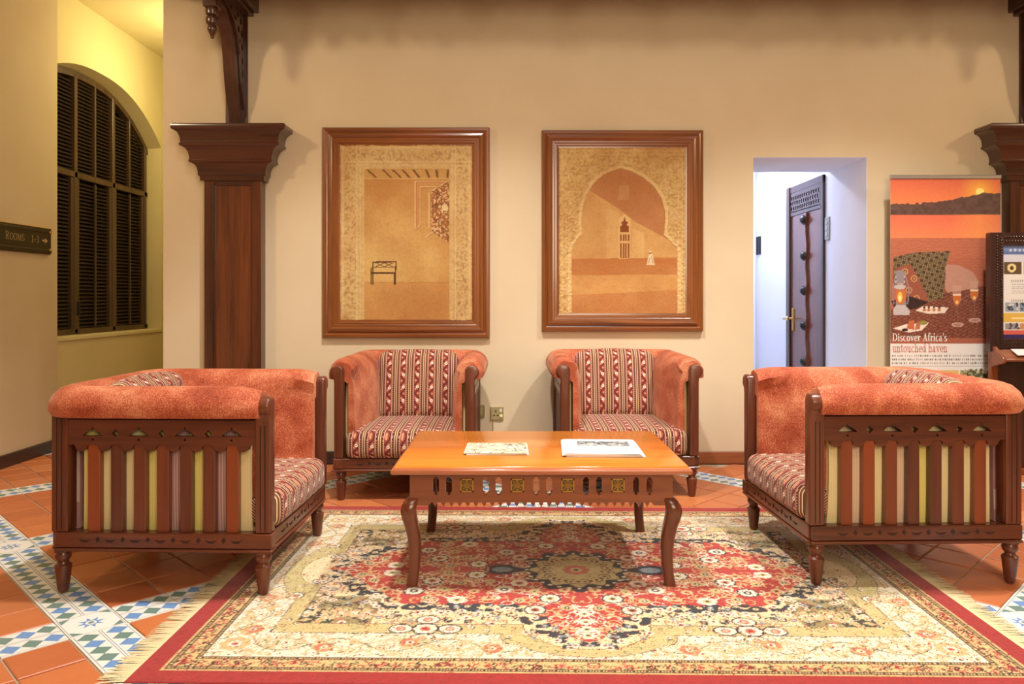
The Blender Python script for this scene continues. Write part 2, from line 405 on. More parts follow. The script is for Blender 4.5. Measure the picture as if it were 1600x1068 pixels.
# passage behind the doorway
struct(MB().box(DX1, DX1+.12, YT, 7.9, -.02, 2.75).build('wall_passage_right', WALLW, smooth=False))
struct(MB().box(1.2, 1.3, YT, 7.9, -.02, 2.75).build('wall_passage_left', WALLW, smooth=False))
struct(MB().box(1.2, DX1, 7.78, 7.9, -.02, 2.75).build('wall_passage_end', WALLW, smooth=False))
struct(MB().box(1.2, DX1+.12, YT, 7.9, 2.75, 2.83).build('ceiling_passage', WALLW, smooth=False))
t = MB(); t.box(DX1-.004, DX1+.02, YB+.002, YT, 0, DH+.001); t.box(DX0+.001, DX1, YB+.002, YT, DH-.004, DH+.02)
struct(t.build('trim_1', WALLW, smooth=False))                      # white paint on the doorway jamb and soffit
struct(MB().box(2.392, 2.432, 7.765, 7.79, 0, 2.4).build('trim_2', IRON, bev=.003))
fp = struct(MB().box(1.2, DX1, 5.34, 7.8, -.03, -.006).build('floor_passage', GROUTW, smooth=False))
tm = MB().box(-.146,.146,-.146,.146,-.02,0).mesh('white_floor_tile', WTILE, bev=.003)
for i in range(4):
    for j in range(8): link('white_floor_tile', tm, fp, (1.36 + .3*i + (.0 if i < 3 else .0), 5.5 + .3*j, .001))
# balcony over the back wall: just above the frame, its scalloped valance shades the top of the wall
bal = struct(MB().box(XC, 6.2, 4.72, YB, 3.24, 3.40).build('trim_3', BRK, smooth=False))
sc = [(XC, 3.24)]
nsc = 62
for i in range(nsc):
    x0 = XC + (6.2-XC)*i/nsc; x1 = XC + (6.2-XC)*(i+1)/nsc; xm = (x0+x1)/2; hw = (x1-x0)/2
    big = .05 if i % 4 == 0 else 0
    sc += [(x0, 3.12), (x0+hw*.35, 3.09-big*.5), (xm-hw*.35, 3.055-big), (xm, 3.03-big*.2), (xm+hw*.35, 3.055-big), (x1-hw*.35, 3.09-big*.5)]
sc += [(6.2, 3.12), (6.2, 3.24)]
v_, f_ = plate(sc[::-1], [], .03)
MB().add(v_, f_, T(0, 4.76, 0) @ M_XZ).build('valance', BRK, bal, smooth=False, fix=False)

# floor: grout bed, terracotta field tiles, bands of patterned cement tiles on a 45 degree grid
fl = struct(MB().box(-4.0, 6.35, -3.15, YB+.01, -.05, -.006).box(-4.0, -1.9, YB+.01, 9.1, -.05, -.006).build('floor', GROUT, smooth=False))
def tile_mesh(name, sx, sy, mt, ch=.004):
    hx, hy = sx/2, sy/2
    v = [(-hx,-hy,-.02),(hx,-hy,-.02),(hx,hy,-.02),(-hx,hy,-.02),(-hx,-hy,-ch*.6),(hx,-hy,-ch*.6),(hx,hy,-ch*.6),(-hx,hy,-ch*.6),
         (-hx+ch,-hy+ch,0),(hx-ch,-hy+ch,0),(hx-ch,hy-ch,0),(-hx+ch,hy-ch,0)]
    f = [(8,9,10,11)] + [(a, (a+1) % 4, (a+1) % 4 + 4, a+4) for a in range(4)] + [(4+a, 4+(a+1) % 4, 8+(a+1) % 4, 8+a) for a in range(4)]
    return MB().add(v, f).mesh(name, mt, smooth=False, fix=False, uvf=lambda c: (c.x/sx + .5, c.y/sy + .5))
PER, A0, B0, BW, GR = 1.17, .64, .87, .187, .008
NB = 5; BT = BW; ncell = 5; TS = (PER-BW)/ncell
m_terra = tile_mesh('terracotta_tile', TS-GR, TS-GR, TERRA)
nbt = 5; BL = (PER-BW)/nbt
m_zig = tile_mesh('patterned_tile', BL-.003, BW-.005, ZIG, .001); m_star = tile_mesh('star_tile', BW-.004, BW-.004, STAR, .001)
RUGC = (.27, 3.235); RUGHX, RUGHY = 1.41, .965
def visible(x, y):
    if y < 1.9 or y > 9 or x < -3.44 or x > 6.1: return False
    if y > YB and x > XC: return False
    if abs(x-RUGC[0]) < RUGHX-.14 and abs(y-RUGC[1]) < RUGHY-.14: return False
    return True
S2 = math.sqrt(.5)
def ab2xy(a, b): return ((b-a)*S2, (b+a)*S2)                          # a grows away and to the left, b away and to the right
cands = []
for n in range(-3, 12):
    for k in range(-5, 12):
        ac, bc = A0 + n*PER, B0 + k*PER
        cands.append(('star', ac, bc, PI/4))
        for i in range(nbt):
            cands.append(('zig', ac + BW/2 + BL*(i+.5), bc, 3*PI/4)); cands.append(('zig', ac, bc + BW/2 + BL*(i+.5), PI/4))
        for i in range(ncell):
            for j in range(ncell): cands.append(('terra', ac + BW/2 + TS*(i+.5), bc + BW/2 + TS*(j+.5), PI/4))
rt = random.Random(5); terr = []; rest = MB()
for kind, a, bb, rot in cands:
    x, y = ab2xy(a, bb)
    if not visible(x, y): continue
    if kind == 'terra':
        inframe = abs(x)/y < .70
        terr.append(((0 if inframe else 100) + y, x, y, rot)); continue
    if abs(x)/y > .95: continue
    o = link('star_tile' if kind == 'star' else 'patterned_tile', m_star if kind == 'star' else m_zig, fl, (x, y, 0)); o.rotation_euler = (0, 0, rot)
terr.sort()
for i, (k, x, y, rot) in enumerate(terr):
    dz = rt.uniform(-.0016, .0006); e = Euler((rt.uniform(-.004, .004), rt.uniform(-.004, .004), rot))
    if i < 300:
        o = link('terracotta_tile', m_terra, fl, (x, y, dz)); o.rotation_euler = e
    else: rest.add([v.co for v in m_terra.vertices], [tuple(p.vertices) for p in m_terra.polygons], Matrix.Translation((x, y, dz)) @ e.to_matrix().to_4x4())
if rest.v: stuff(rest.build('terracotta_tiles', TERRA, fl, smooth=False, fix=False))

# baseboards
def skirt(name, x0, x1, y0, y1, mt, h=.088):
    return struct(MB().box(x0, x1, y0, y1, 0, h).build(name, mt, bev=.006))
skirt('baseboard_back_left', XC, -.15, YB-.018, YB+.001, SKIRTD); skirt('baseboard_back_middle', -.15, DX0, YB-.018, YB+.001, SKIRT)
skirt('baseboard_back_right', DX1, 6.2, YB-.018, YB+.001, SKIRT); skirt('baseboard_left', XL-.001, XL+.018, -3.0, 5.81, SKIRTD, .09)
skirt('baseboard_passage', DX1-.016, DX1+.001, 6.9, 7.78, IRON, .085)

# shuttered window
wn_ = struct(empty('window_1', (WD, 6.6, SILL)))
def WP(mb, name, mt, **k):
    o = mb.build(name, mt, wn_, **k); o.matrix_parent_inverse = Matrix.Translation((-WD, -6.6, -SILL)); return o
bays = [5.83, 6.435, 7.046, 7.655]; TR = 2.18
WP(MB().box(-3.92, -3.76, 5.82, 7.7, SILL, 3.05), 'dark_pane', plain('night_glass', lin((10,12,18)), .2))
WP(MB().box(WD-.02, XW+.012, 5.82, 7.71, SILL-.02, SILL+.012), 'sill', WALLY, bev=.004)
fr = MB()
for y0, y1 in zip(ys, ys[1:]):
    if y1 < 5.83: continue
    a0, a1 = arch(y0, -.02), arch(y1, -.02)
    fr.add([(x, y, z) for x in (WD-.04, WD+.025) for y, z in ((y0, a0), (y1, a1), (y1, a1-.05), (y0, a0-.05))],
           [(0,1,2,3),(7,6,5,4),(0,4,5,1),(3,2,6,7),(0,3,7,4),(1,5,6,2)])
WP(fr, 'arch_frame', SHUT, smooth=False, fix=False)
WP(MB().box(WD-.04, WD+.03, 5.82, 7.7, TR-.025, TR+.025), 'transom', SHUT, bev=.004)
WP(MB().box(WD-.04, WD+.03, 5.82, 7.7, SILL+.012, SILL+.06), 'bottom_rail', SHUT, bev=.004)
for i, y in enumerate(bays[1:]):
    WP(MB().box(WD-.04, WD+.03, y-.022, y+.022, SILL+.02, arch(y)-.04), 'mullion', SHUT, bev=.004)
lv = {}
for i in range(3):
    y0, y1 = bays[i]+.02, bays[i+1]-.02
    for q in ((y0, y0+.04), (y1-.04, y1)): WP(MB().box(WD-.03, WD+.022, q[0], q[1], SILL+.06, TR-.025), 'shutter_stile', SHUT, bev=.003)
    ym = (y0+y1)/2
    WP(MB().box(WD+.012, WD+.03, ym-.008, ym+.008, SILL+.07, TR-.04), 'tilt_rod', SHUT, bev=.002)
    WP(MB().box(WD-.03, WD+.026, ym-.012, ym+.012, TR+.025, arch(ym)-.05), 'tilt_rod', SHUT, bev=.002)
    n = int((TR-.05-SILL-.07)/.032)
    me = MB().box(-.022, .022, y0+.03-ym, y1-.03-ym, -.0035, .0035).mesh('louver', LOUV, smooth=False)
    z = SILL+.08
    while z < arch(ym)-.05:
        if abs(z-TR) > .035:
            a, c_ = y0, y1
            if z > 2.5:                                             # trimmed to the arch
                while c_ > a and arch(c_) - .07 < z: c_ -= .01
            if c_-a > .05:
                if z < TR: o = link('louver', me, wn_)
                else: o = link('louver', MB().box(-.022, .022, a-ym, c_-ym, -.0035, .0035).mesh('louver', LOUV, smooth=False), wn_)
                o.location = (-.008, ym-6.6, z-SILL); o.rotation_euler = (0, .75, 0)
        z += .032
WP(MB().box(WD+.02, WD+.045, 6.45, 6.47, 1.0, 1.12), 'latch', IRON, bev=.003)

# door of the passage (on its right-hand wall)
dr = struct(empty('door_1', (DX1, 6.47, 0)))
def DP(mb, name, mt, parent=None, **k):
    o = mb.build(name, mt, parent or dr, **k)
    if parent is None: o.matrix_parent_inverse = Matrix.Translation((-DX1, -6.47, 0))
    return o
DW = wood('door_wood', lin((52,24,18)), lin((108,56,38)), 'z', .3, .4); DF = wood('door_frame_wood', lin((36,20,18)), lin((66,40,34)), 'z', .35, .3)
y0, y1, hd = 6.04, 6.83, 2.12
b = MB(); b.box(DX1-.02, DX1+.02, y0, y0+.05, 0, hd); b.box(DX1-.03, DX1+.02, y1-.08, y1, 0, hd); b.box(DX1-.022, DX1+.02, y0, y1, hd-.06, hd)
DP(b, 'door_frame', DF, bev=.004)
DP(MB().box(DX1-.012, DX1+.02, y0+.05, y1-.08, 0.005, 1.86), 'door_leaf', DW, bev=.003)
DP(MB().box(DX1-.02, DX1+.02, y0+.05, y1-.08, 1.86, 1.90), 'transom_rail', DF, bev=.003)
ho = []
PG = plain('glowing_pale_glass', lin((190,198,225)), .4); PG.node_tree.nodes['Principled BSDF'].inputs['Emission Color'].default_value = (.75, .8, 1, 1); PG.node_tree.nodes['Principled BSDF'].inputs['Emission Strength'].default_value = .7  # pane emits by itself in place of light from the room behind
rf = random.Random(2)
for i in range(13):
    for j in range(3):
        ho.append(circ(y0+.085 + i*.049 + (j % 2)*.02, 1.925 + .044*j, .019, 7, .019))
v_, f_ = plate([(y0+.05, 1.89), (y1-.08, 1.89), (y1-.08, 2.06), (y0+.05, 2.06)], ho, .012)
DP(MB().add(v_, f_, T(DX1-.014, 0, 0) @ M_YZ), 'fretwork', DF, smooth=False, fix=False)
DP(MB().box(DX1-.004, DX1+.0, y0+.05, y1-.08, 1.9, 2.06), 'transom_glow_pane', PG)
yc = 6.40
pts = []
zz = [1.855 - i*(1.85/48) for i in range(49)]
pts = [(yc+.012, z) for z in zz] + [(yc-.035 - .012*math.sin(z*2*PI/.3), z) for z in reversed(zz)]
DP(MB().prism(pts, DX1-.030, DX1-.010, 'x'), 'centre_batten', DW, bev=.002)
for z in (1.80, 1.50, 1.21, .92, .62, .33):
    DP(MB().ball((DX1-.034, yc+.005, z), .034, 12, 8, (.9,1,1)).lathe([(.042,0),(.04,.012)], 12, T(DX1-.028, yc+.005, z) @ Matrix.Rotation(-PI/2, 4, 'Y')), 'stud', IRON)
pl = DP(MB().box(DX1-.022, DX1-.008, 6.675, 6.715, .86, 1.06), 'lock_plate', BRASS, bev=.004)
hn = MB(); hn.tube([(DX1-.018, 6.695, .97), (DX1-.062, 6.695, .97), (DX1-.066, 6.75, .968), (DX1-.064, 6.79, .965)], .011)
hn.ball((DX1-.064, 6.70, .97), .02)
o = hn.build('door_handle', plain('pale_brass', lin((225,205,160)), .25, 1.0), pl)

# small wall fittings
GREYP = plain('grey_plastic_plate', lin((150,158,160)), .4); PALEB = plain('pale_brass_plate', lin((190,178,130)), .35, .6)
t = empty('switch_panel', (DX1, 5.985, 1.69)); tag(t, 'grey switch panel on the white doorway jamb right of the studded door', 'switch')
MB().box(-.012, 0, -.045, .045, -.09, .09).build('plate', GREYP, t, bev=.004)
for k in (-.045, .0, .045): MB().box(-.017, -.01, -.014, .014, k-.014, k+.014).build('rocker', plain('pale_rocker', lin((190,196,196)), .4), t, bev=.002)
t = tag(MB().box(DX1-.014, DX1, 7.60, 7.72, 1.58, 1.76).build('wall_plaque', IRON, bev=.004), 'small dark plaque on the white passage wall left of the studded door', 'plaque')
def xw(px): return (px-800)/1200*YB
def zw(py): return H + (465-py)/1200*YB
t = empty('light_switch', (xw(748), YB, zw(642))); tag(t, 'square brass switch plate with one dark rocker low on the back wall', 'switch')
MB().box(-.041, .041, -.012, 0, -.044, .044).build('plate', plain('dull_brass_plate', lin((150,136,96)), .4, .5), t, bev=.004)
MB().box(-.028, .028, -.015, -.01, -.03, .032).build('inner_plate', PALEB, t, bev=.002)
MB().box(-.012, .010, -.021, -.012, -.018, .02).build('rocker', IRON, t, bev=.003)
t = empty('power_socket', (xw(776.5), YB, zw(645))); tag(t, 'square brass power socket plate with pin holes and white rocker on the back wall', 'socket')
MB().box(-.045, .045, -.012, 0, -.048, .048).build('plate', PALEB, t, bev=.004)
for x, z, a, c_ in ((-.008, .014, .004, .008), (-.02, -.014, .007, .004), (.006, -.014, .007, .004)): MB().box(x-a, x+a, -.0135, -.01, z-c_, z+c_).build('pin_hole', IRON, t)
MB().box(.018, .034, -.019, -.01, .008, .03).build('rocker', plain('white_rocker', lin((232,226,200)), .4), t, bev=.003)
MB().ball((.028, -.014, -.02), .013, 10, 6, (1,.5,1)).build('lamp_button', plain('cream_button', lin((230,222,150)), .4), t)
MB().tube([(-.028, -.004, -.046), (-.028, -.004, -.33)], .003, 6).build('cable', plain('thin_cable', lin((160,140,110)), .5), t)

# ---------------------------------------------------------------- pilasters and brackets
def pilaster(name, xc, label):
    t = empty(name, (xc, YB, 0)); tag(t, label, 'column', 'wooden pilasters on the back wall')
    hw, pr = .194, .095
    for s in (-1, 1):
        a, c_ = sorted((s*hw, s*(hw-.062))); MB().box(a, c_, -pr, 0, .16, 1.96).build('stile', CZ, t, bev=.003)
    MB().box(-hw+.06, hw-.06, -pr+.022, 0, .16, 1.95).build('panel', CP, t)
    m_ = MB()
    for s in (-1, 1): m_.box(s*(hw-.066)-.006, s*(hw-.066)+.006, -pr+.008, -pr+.03, .22, 1.93)
    m_.box(-hw+.06, hw-.06, -pr+.008, -pr+.03, 1.92, 1.934); m_.build('panel_moulding', CZ, t, bev=.003)
    for za, zb in ((1.93, 1.96), (.16, .22)): MB().box(-hw+.055, hw-.055, -pr+.002, 0, za, zb).build('cross_rail', CX, t, bev=.003)
    m_ = MB(); m_.box(-hw-.05, hw+.05, -pr-.05, 0, 0, .13); m_.box(-hw-.03, hw+.03, -pr-.03, 0, .13, .17); m_.build('plinth', CX, t, bev=.008, seg=2)
    prof = [(1.945,.0),(1.947,.022),(1.978,.026),(1.982,.036),(1.99,.036),(2.01,.037),(2.035,.042),(2.055,.055),(2.066,.074),(2.070,.088),(2.082,.090),(2.086,.084),(2.11,.086),(2.135,.092),(2.158,.106),(2.172,.126),
            (2.178,.142),(2.192,.144),(2.196,.136),(2.215,.136),(2.24,.141),(2.262,.152),(2.276,.168),(2.282,.184),(2.290,.190),(2.312,.190),(2.322,.180)]
    rings = [[(-hw-f, 0, z), (-hw-f, -pr-f*.48, z), (hw+f, -pr-f*.48, z), (hw+f, 0, z)] for z, f in prof]
    MB().sweep(rings).build('capital', CX, t, angle=28)
    return t
pilaster('pilaster', -1.905, 'tall dark panelled wooden pilaster between the window corridor and the bench painting')
pilaster('pilaster', 3.59, 'dark wooden pilaster at the right edge behind the notice stand')
def bracket(name, xc, label):
    t = empty(name, (xc, YB, 2.322)); tag(t, label, 'bracket', 'carved wooden brackets on the pilasters')
    z0 = 2.322
    MB().box(-.075, .075, -.024, 0, 0, .80).build('wall_post', BRK, t, bev=.004)
    ctl = [(-.035, .0), (-.06, .09), (-.105, .18), (-.135, .28), (-.155, .38), (-.172, .47), (-.20, .56), (-.25, .632), (-.32, .685), (-.42, .72)]
    inner = []
    for i, (y, z) in enumerate(ctl):
        ya, za = ctl[max(i-1, 0)]; yb, zb = ctl[min(i+1, len(ctl)-1)]; l = math.hypot(yb-ya, zb-za)
        inner.append((y + (zb-za)/l*.045, z - (yb-ya)/l*.045*.8 + .0))
    MB().prism(ctl + inner[::-1], -.042, .042, 'x').build('brace', BRK, t, bev=.003)
    poly = [(-.022, .12)] + [(y+.012, z) for y, z in inner[2:]] + [(-.38, .78), (-.022, .78)]
    holes = [circ(-.062,.36,.012,8,.03), circ(-.068,.45,.016,8,.028), circ(-.075,.54,.018,8,.026), circ(-.115,.57,.011,8,.018), circ(-.08,.63,.02,8,.028), circ(-.14,.64,.02,9,.022),
             circ(-.20,.70,.022,9,.018), circ(-.10,.71,.022,8,.025), circ(-.28,.74,.022,8,.014), circ(-.155,.735,.018,8,.018)]
    v_, f_ = plate(poly, holes, .06)
    MB().add(v_, f_, T(.028, 0, 0) @ M_YZ).build('fretwork', BRK, t, smooth=False, fix=False)
    b = MB(); b.box(-.10, .10, -.50, 0, .815, .87); b.box(-.15, .15, -.50, 0, .785, .815) if 0 else None
    b.box(-.15, .15, -.52, -.0, .80, .92); b.box(-.115, .115, -.5, 0, .775, .80); b.build('top_beam', BRK, t, bev=.004)
    pd = MB().box(-.045, .045, -.495, -.405, .665, .80).build('pendant_block', BRK, t, bev=.004)
    prof = [(.004,-.195),(.010,-.19),(.013,-.175),(.026,-.15),(.031,-.135),(.026,-.118),(.022,-.112),(.036,-.10),(.041,-.08),(.036,-.062),(.024,-.055),(.038,-.045),(.043,-.02),(.038,-.004),(.03,0)]
    MB().lathe(prof, 18, T(0, -.45, .668)).build('turned_drop', BRK, pd)
    return t
bracket('bracket', -1.905, 'dark carved wooden bracket with turned pendant above the left pilaster capital')
bracket('bracket', 3.59, 'dark carved wooden bracket above the pilaster at the right edge of the photo')

# ---------------------------------------------------------------- wall sign
t = empty('room_sign', (XL, 5.37, 1.565)); tag(t, 'dark wooden ROOMS 1-3 arrow sign with gold letters on the left wall', 'sign')
SGW = wood('sign_wood', lin((20,11,10)), lin((36,20,17)), 'y', .3, .4)
MB().box(0, .018, -.33, .335, -.095, .095).build('board', SGW, t, bev=.004)
b = MB(); b.box(.016, .024, -.33, .335, .06, .082); b.box(.016, .024, -.33, .335, -.082, -.06); b.build('carved_band', SGW, t, bev=.003)
MB().box(0, .021, -.33, .338, .090, .097).build('brass_top_edge', BRASS, t, bev=.002)
for z in (.066, -.066): MB().ball((.019, .315, z), .012, 8, 6).build('screw', BRASS, t)
def text(body, size, mt, parent, name, loc, rot, ext=.002, off=0.0, sx=1.0, align='LEFT'):
    cu = bpy.data.curves.new('tmp', 'FONT'); cu.body = body; cu.size = size; cu.extrude = ext; cu.offset = off; cu.align_x = align; cu.resolution_u = 3
    ob = bpy.data.objects.new('tmp', cu); C.objects.link(ob); dg = bpy.context.evaluated_depsgraph_get(); dg.update()
    me = bpy.data.meshes.new_from_object(ob.evaluated_get(dg)); bpy.data.objects.remove(ob)
    me.materials.clear(); me.materials.append(mt)
    o = link(name, me, parent, loc); o.rotation_euler = rot; o.scale = (sx, 1, 1); return o
def serif(body, size, mt, parent, name, loc, rot, sx=1.0, W=.115, t=.042, small=1.0):
    """bold roman lettering built from stems, bars, diagonals and bowls"""
    b = MB(); X_ = .46; zt = .010; A = PI/180; cur = 0.0; k = 1.0
    def rect(x0, x1, y0, y1): b.box(cur+k*x0, cur+k*x1, k*y0, k*y1, 0, zt)
    def stem(x, y0, y1, w_=None): rect(x, x+(w_ or W), y0, y1)
    def bar(x0, x1, y): rect(x0, x1, y, y+t)
    def diag(x0, y0, x1, y1, w_): b.prism([(cur+k*x0, k*y0), (cur+k*(x0+w_), k*y0), (cur+k*(x1+w_), k*y1), (cur+k*x1, k*y1)], 0, zt)
    def arc(cx, cy, rx, ry, a0, a1, w_=None, th=None):
        w_ = w_ or W; th = th or t; n = max(5, int(abs(a1-a0)/18)); o_ = []; i_ = []
        for q in range(n+1):
            a = (a0+(a1-a0)*q/n)*A; o_.append((cur+k*(cx+rx*math.cos(a)), k*(cy+ry*math.sin(a)))); i_.append((cur+k*(cx+(rx-w_)*math.cos(a)), k*(cy+(ry-th)*math.sin(a))))
        for q in range(n): b.prism([o_[q], o_[q+1], i_[q+1], i_[q]], 0, zt)
    def dot(cx, cy, r_): b.prism([(cur+k*x, k*y) for x, y in circ(cx, cy, r_, 10)], 0, zt)
    for ch in body:
        k = small if (ch in 'OMS' and small < 1) else 1.0; adv = .5
        if ch == ' ': adv = .26
        elif ch == 'D': stem(.07,0,.68); arc(.20,.34,.44,.34,-90,90); bar(.0,.26,0); bar(.0,.26,.68-t); adv = .70
        elif ch == 'A': diag(.06,0,.30,.68,t*1.3); diag(.44,0,.25,.68,W*1.1); bar(.14,.46,.2); bar(-.02,.20,0); bar(.36,.66,0); adv = .64
        elif ch == 'R': stem(.08,0,.68); arc(.20,.50,.32,.18,-90,90); diag(.44,0,.24,.33,W); bar(.0,.26,0); bar(.44,.64,0); bar(.0,.22,.68-t); adv = .66
        elif ch == 'O': arc(.36,.34,.34,.35,0,360); adv = .74
        elif ch == 'M': stem(.08,0,.68,t); stem(.62,0,.68); diag(.36,0,.08,.68,W); diag(.36,0,.64,.68,t); bar(.0,.2,0); bar(.55,.82,0); adv = .86
        elif ch == 'S': arc(.26,.50,.22,.19,20,270); arc(.26,.18,.23,.19,-160,90); adv = .54
        elif ch == '1': stem(.14,0,.68); bar(.02,.38,0); diag(.02,.54,.14,.68,.08); adv = .44
        elif ch == '3': arc(.20,.50,.20,.18,-90,150); arc(.20,.18,.22,.19,-150,90); adv = .5
        elif ch == '-': rect(.04,.26,.24,.32); adv = .32
        elif ch == 'i': stem(.07,0,X_); dot(.127,.60,.072); bar(.0,.26,0); bar(.0,.10,X_-t); adv = .27
        elif ch == 's': arc(.20,.335,.165,.13,25,270); arc(.20,.13,.175,.135,-160,90); adv = .40
        elif ch == 'c': arc(.24,.23,.22,.24,50,315); adv = .44
        elif ch == 'o': arc(.25,.23,.23,.24,0,360); adv = .50
        elif ch == 'e': arc(.24,.23,.22,.24,0,318); bar(.10,.45,.22); adv = .46
        elif ch == 'v': diag(.21,0,.04,X_,W); diag(.24,0,.38,X_,t*1.2); bar(-.01,.22,X_-t); bar(.30,.50,X_-t); adv = .49
        elif ch == 'r': stem(.07,0,X_); arc(.27,.28,.13,.17,60,160,.07); dot(.33,.385,.066); bar(.0,.27,0); bar(.0,.10,X_-t); adv = .40
        elif ch == 'f': stem(.09,0,.56); arc(.26,.54,.17,.16,40,180); dot(.33,.62,.062); bar(.0,.32,X_-t); bar(.02,.28,0); adv = .33
        elif ch == 'a': stem(.25,.02,.34); arc(.21,.32,.16,.15,0,165,.10); arc(.17,.135,.145,.14,0,360,.09); bar(.25,.46,0); adv = .47
        elif ch == "'": b.prism([(cur+.06,.70),(cur+.15,.70),(cur+.11,.46),(cur+.07,.46)], 0, zt); adv = .2
        elif ch == 'u': stem(.08,.14,X_); arc(.25,.15,.17,.16,180,330); stem(.33,0,X_); bar(.0,.1,X_-t); bar(.25,.35,X_-t); bar(.33,.52,0); adv = .53
        elif ch in 'nh': stem(.07,0,.70 if ch == 'h' else X_); stem(.33,0,.32); arc(.275,.29,.17,.18,0,155); bar(.0,.26,0); bar(.27,.52,0); bar(.0,.1,(.70 if ch == 'h' else X_)-t); adv = .53
        elif ch == 't': stem(.09,.12,.60); bar(.0,.31,X_-t); arc(.24,.13,.15,.14,180,320); adv = .34
        elif ch == 'd': arc(.23,.23,.21,.24,0,360); stem(.32,0,.70); bar(.32,.52,0); bar(.23,.35,.70-t); adv = .52
        cur += adv*k + .015
    me = b.mesh(name, mt, smooth=False); o = link(name, me, parent, loc); o.rotation_euler = rot; o.scale = (size*sx, size, size*.08); return o, cur*size*sx
GOLDT = plain('gold_letter_paint', lin((176,150,104)), .45)
RS = (PI/2, 0, PI/2)
serif('ROOMS', .080, GOLDT, t, 'lettering', (.0185, -.182, -.016), RS, .80, .10, .05, .86)
serif('1-3', .074, GOLDT, t, 'lettering', (.0185, .098, -.018), RS, .98, .10, .05)
MB().prism([(.223,-.004),(.255,-.004),(.255,-.018),(.292,.003),(.255,.022),(.255,.010),(.223,.010)], .018, .0195, 'x').build('arrow', GOLDT, t, smooth=False)

# ---------------------------------------------------------------- paintings
def frame_piece(prof, L, axis, sgn, half, mt, parent):
    pass
def picture_frame(parent, W, Hh, fw):
    # moulded mitred frame of four sides; profile = (distance in from outer edge, depth out of the wall)
    prof = [(0,0),(0,.032),(.006,.040),(.022,.043),(.030,.036),(.036,.034),(.044,.046),(.058,.050),(.068,.042),(.074,.034),(.086,.034),(.092,.030),(.104,.030),(.110,.022),(fw,.020),(fw,0)]
    for s_, (ax) in ((0,'x'),(1,'z'),(2,'x'),(3,'z')):
        r0, r1 = [], []
        for i, dd in prof:
            x, z = W/2 - i, Hh/2 - i
            c_ = [(-x, -z), (x, -z), (x, z), (-x, z)]
            p0, p1 = c_[s_], c_[(s_+1) % 4]
            r0.append((p0[0], -dd, p0[1])); r1.append((p1[0], -dd, p1[1]))
        MB().sweep([r0, r1]).build('frame_side', FRX if ax == 'x' else FRZ, parent, angle=20)
CANV = vcol('painted_canvas', .7, .25, .25, 120)
def age(r):
    '''brown washes, craquelure and a duller overall tone of an old tempera picture'''
    a, b_, c_ = r.noise(.16), r.noise(.03), r.noise(.008)
    r.blend(np.clip(a*1.5-.5, 0, 1)*.38, lin((178,118,60))); r.blend(np.clip(b_*1.8-.9, 0, 1)*.22, lin((150,94,48))); r.blend(np.clip(c_*3-2.1, 0, 1)*.35, lin((120,76,40)))
    r.a *= (.70 + .16*c_ + .06*b_)[..., None]; r.a *= np.array([1.0, .97, .92])
# painting one: room with a bench
cw, chh = .912, 1.212
r = R(cw, chh, .0040, lin((222,190,128)))
def q1(x, y): return ((x-122)/606*cw, (945-y)/807*chh)
n1, n2, n3 = r.noise(.012), r.noise(.09), r.noise(.03)
r.blend(np.clip(n1*1.2-.45, 0, 1)*np.clip(n2*1.8-.3, 0, 1)*.55, lin((168,118,66)))
bx0, by0 = q1(232, 945); bx1, by1 = q1(622, 248)
ex = np.minimum(r.x, cw-r.x); top = chh - r.y
band = ((np.abs(ex-.07) < .04) | (np.abs(top-.075) < .04)); r.blend(band*np.clip(n1*2-.9, 0, 1)*.5, lin((150,98,60)))
r.z += (n1*.5 + n3*.5)*.004
for k in (.018, .115, .14): r.blend(((np.abs(ex-k) < .0035) | (np.abs(top-k) < .0035))*.5, lin((240,214,158)))
inn = (r.x > bx0) & (r.x < bx1) & (r.y < by1)
yy = r.y/by1
grad = lin((198,142,76))*np.ones_like(r.a); f = np.clip(1-np.abs(yy-.38)*2.0, 0, 1)*(0.35+.65*np.clip(1.25-(r.x-bx0)/(bx1-bx0), 0, 1))
f = np.clip(f + (n2-.5)*.35, 0, 1)[..., None]; grad = grad*(1-f) + np.array(lin((226,190,118)))*f
r.a[inn] = grad[inn]; r.z[inn] = n1[inn]*.0012
_, fy = q1(0, 770); m_ = inn & (r.y < fy); r.blend(m_*.55, lin((206,146,84))); m_ = inn & (np.abs(r.y - fy) < .004); r.blend(m_*.4, lin((180,120,64)))
r.rect(*q1(232, 292), *q1(622, 248), lin((206,160,92)))
for x, dx in ((240,45),(310,45),(355,45),(400,40),(450,35),(510,20),(558,10),(612,2)):
    r.poly([q1(x,250), q1(x+12,250), q1(x+dx+6,288), q1(x+dx-4,288)], lin((122,78,38)))
r.line([q1(232,292), q1(622,292)], .004, lin((226,190,124)))
# carved doorway in the painting
for k, (x0, y0, x1, y1) in enumerate(((466,305,622,322),(466,305,486,525))): r.rect(*q1(x0,y1), *q1(x1,y0), lin((206,150,92)))
W, m_ = r.poly([q1(540,350), q1(622,300), q1(622,590), q1(540,535)], lin((168,102,54)))
sp_ = (r.noise(.009)[W] > .58) & m_; r.put(W, sp_, lin((236,206,150)), .8); sp_ = (r.noise(.014)[W] > .66) & m_; r.put(W, sp_, lin((110,62,30)), .7)
for (x0, y0, x1, y1) in ((466,305,622,305),(488,330,560,330),(488,330,488,520),(466,305,466,525),(470,525,488,505),(530,360,530,520),(540,350,622,300),(516,560,560,530)):
    r.line([q1(x0,y0), q1(x1,y1)], .005, lin((238,206,150)), .85); r.line([q1(x0+4,y0+4), q1(x1+4,y1+4)], .004, lin((140,84,44)), .6)
r.poly([q1(588,440), q1(588,418), q1(602,405), q1(618,420), q1(618,440)], lin((240,214,160)), .8)
bc = lin((82,54,28))
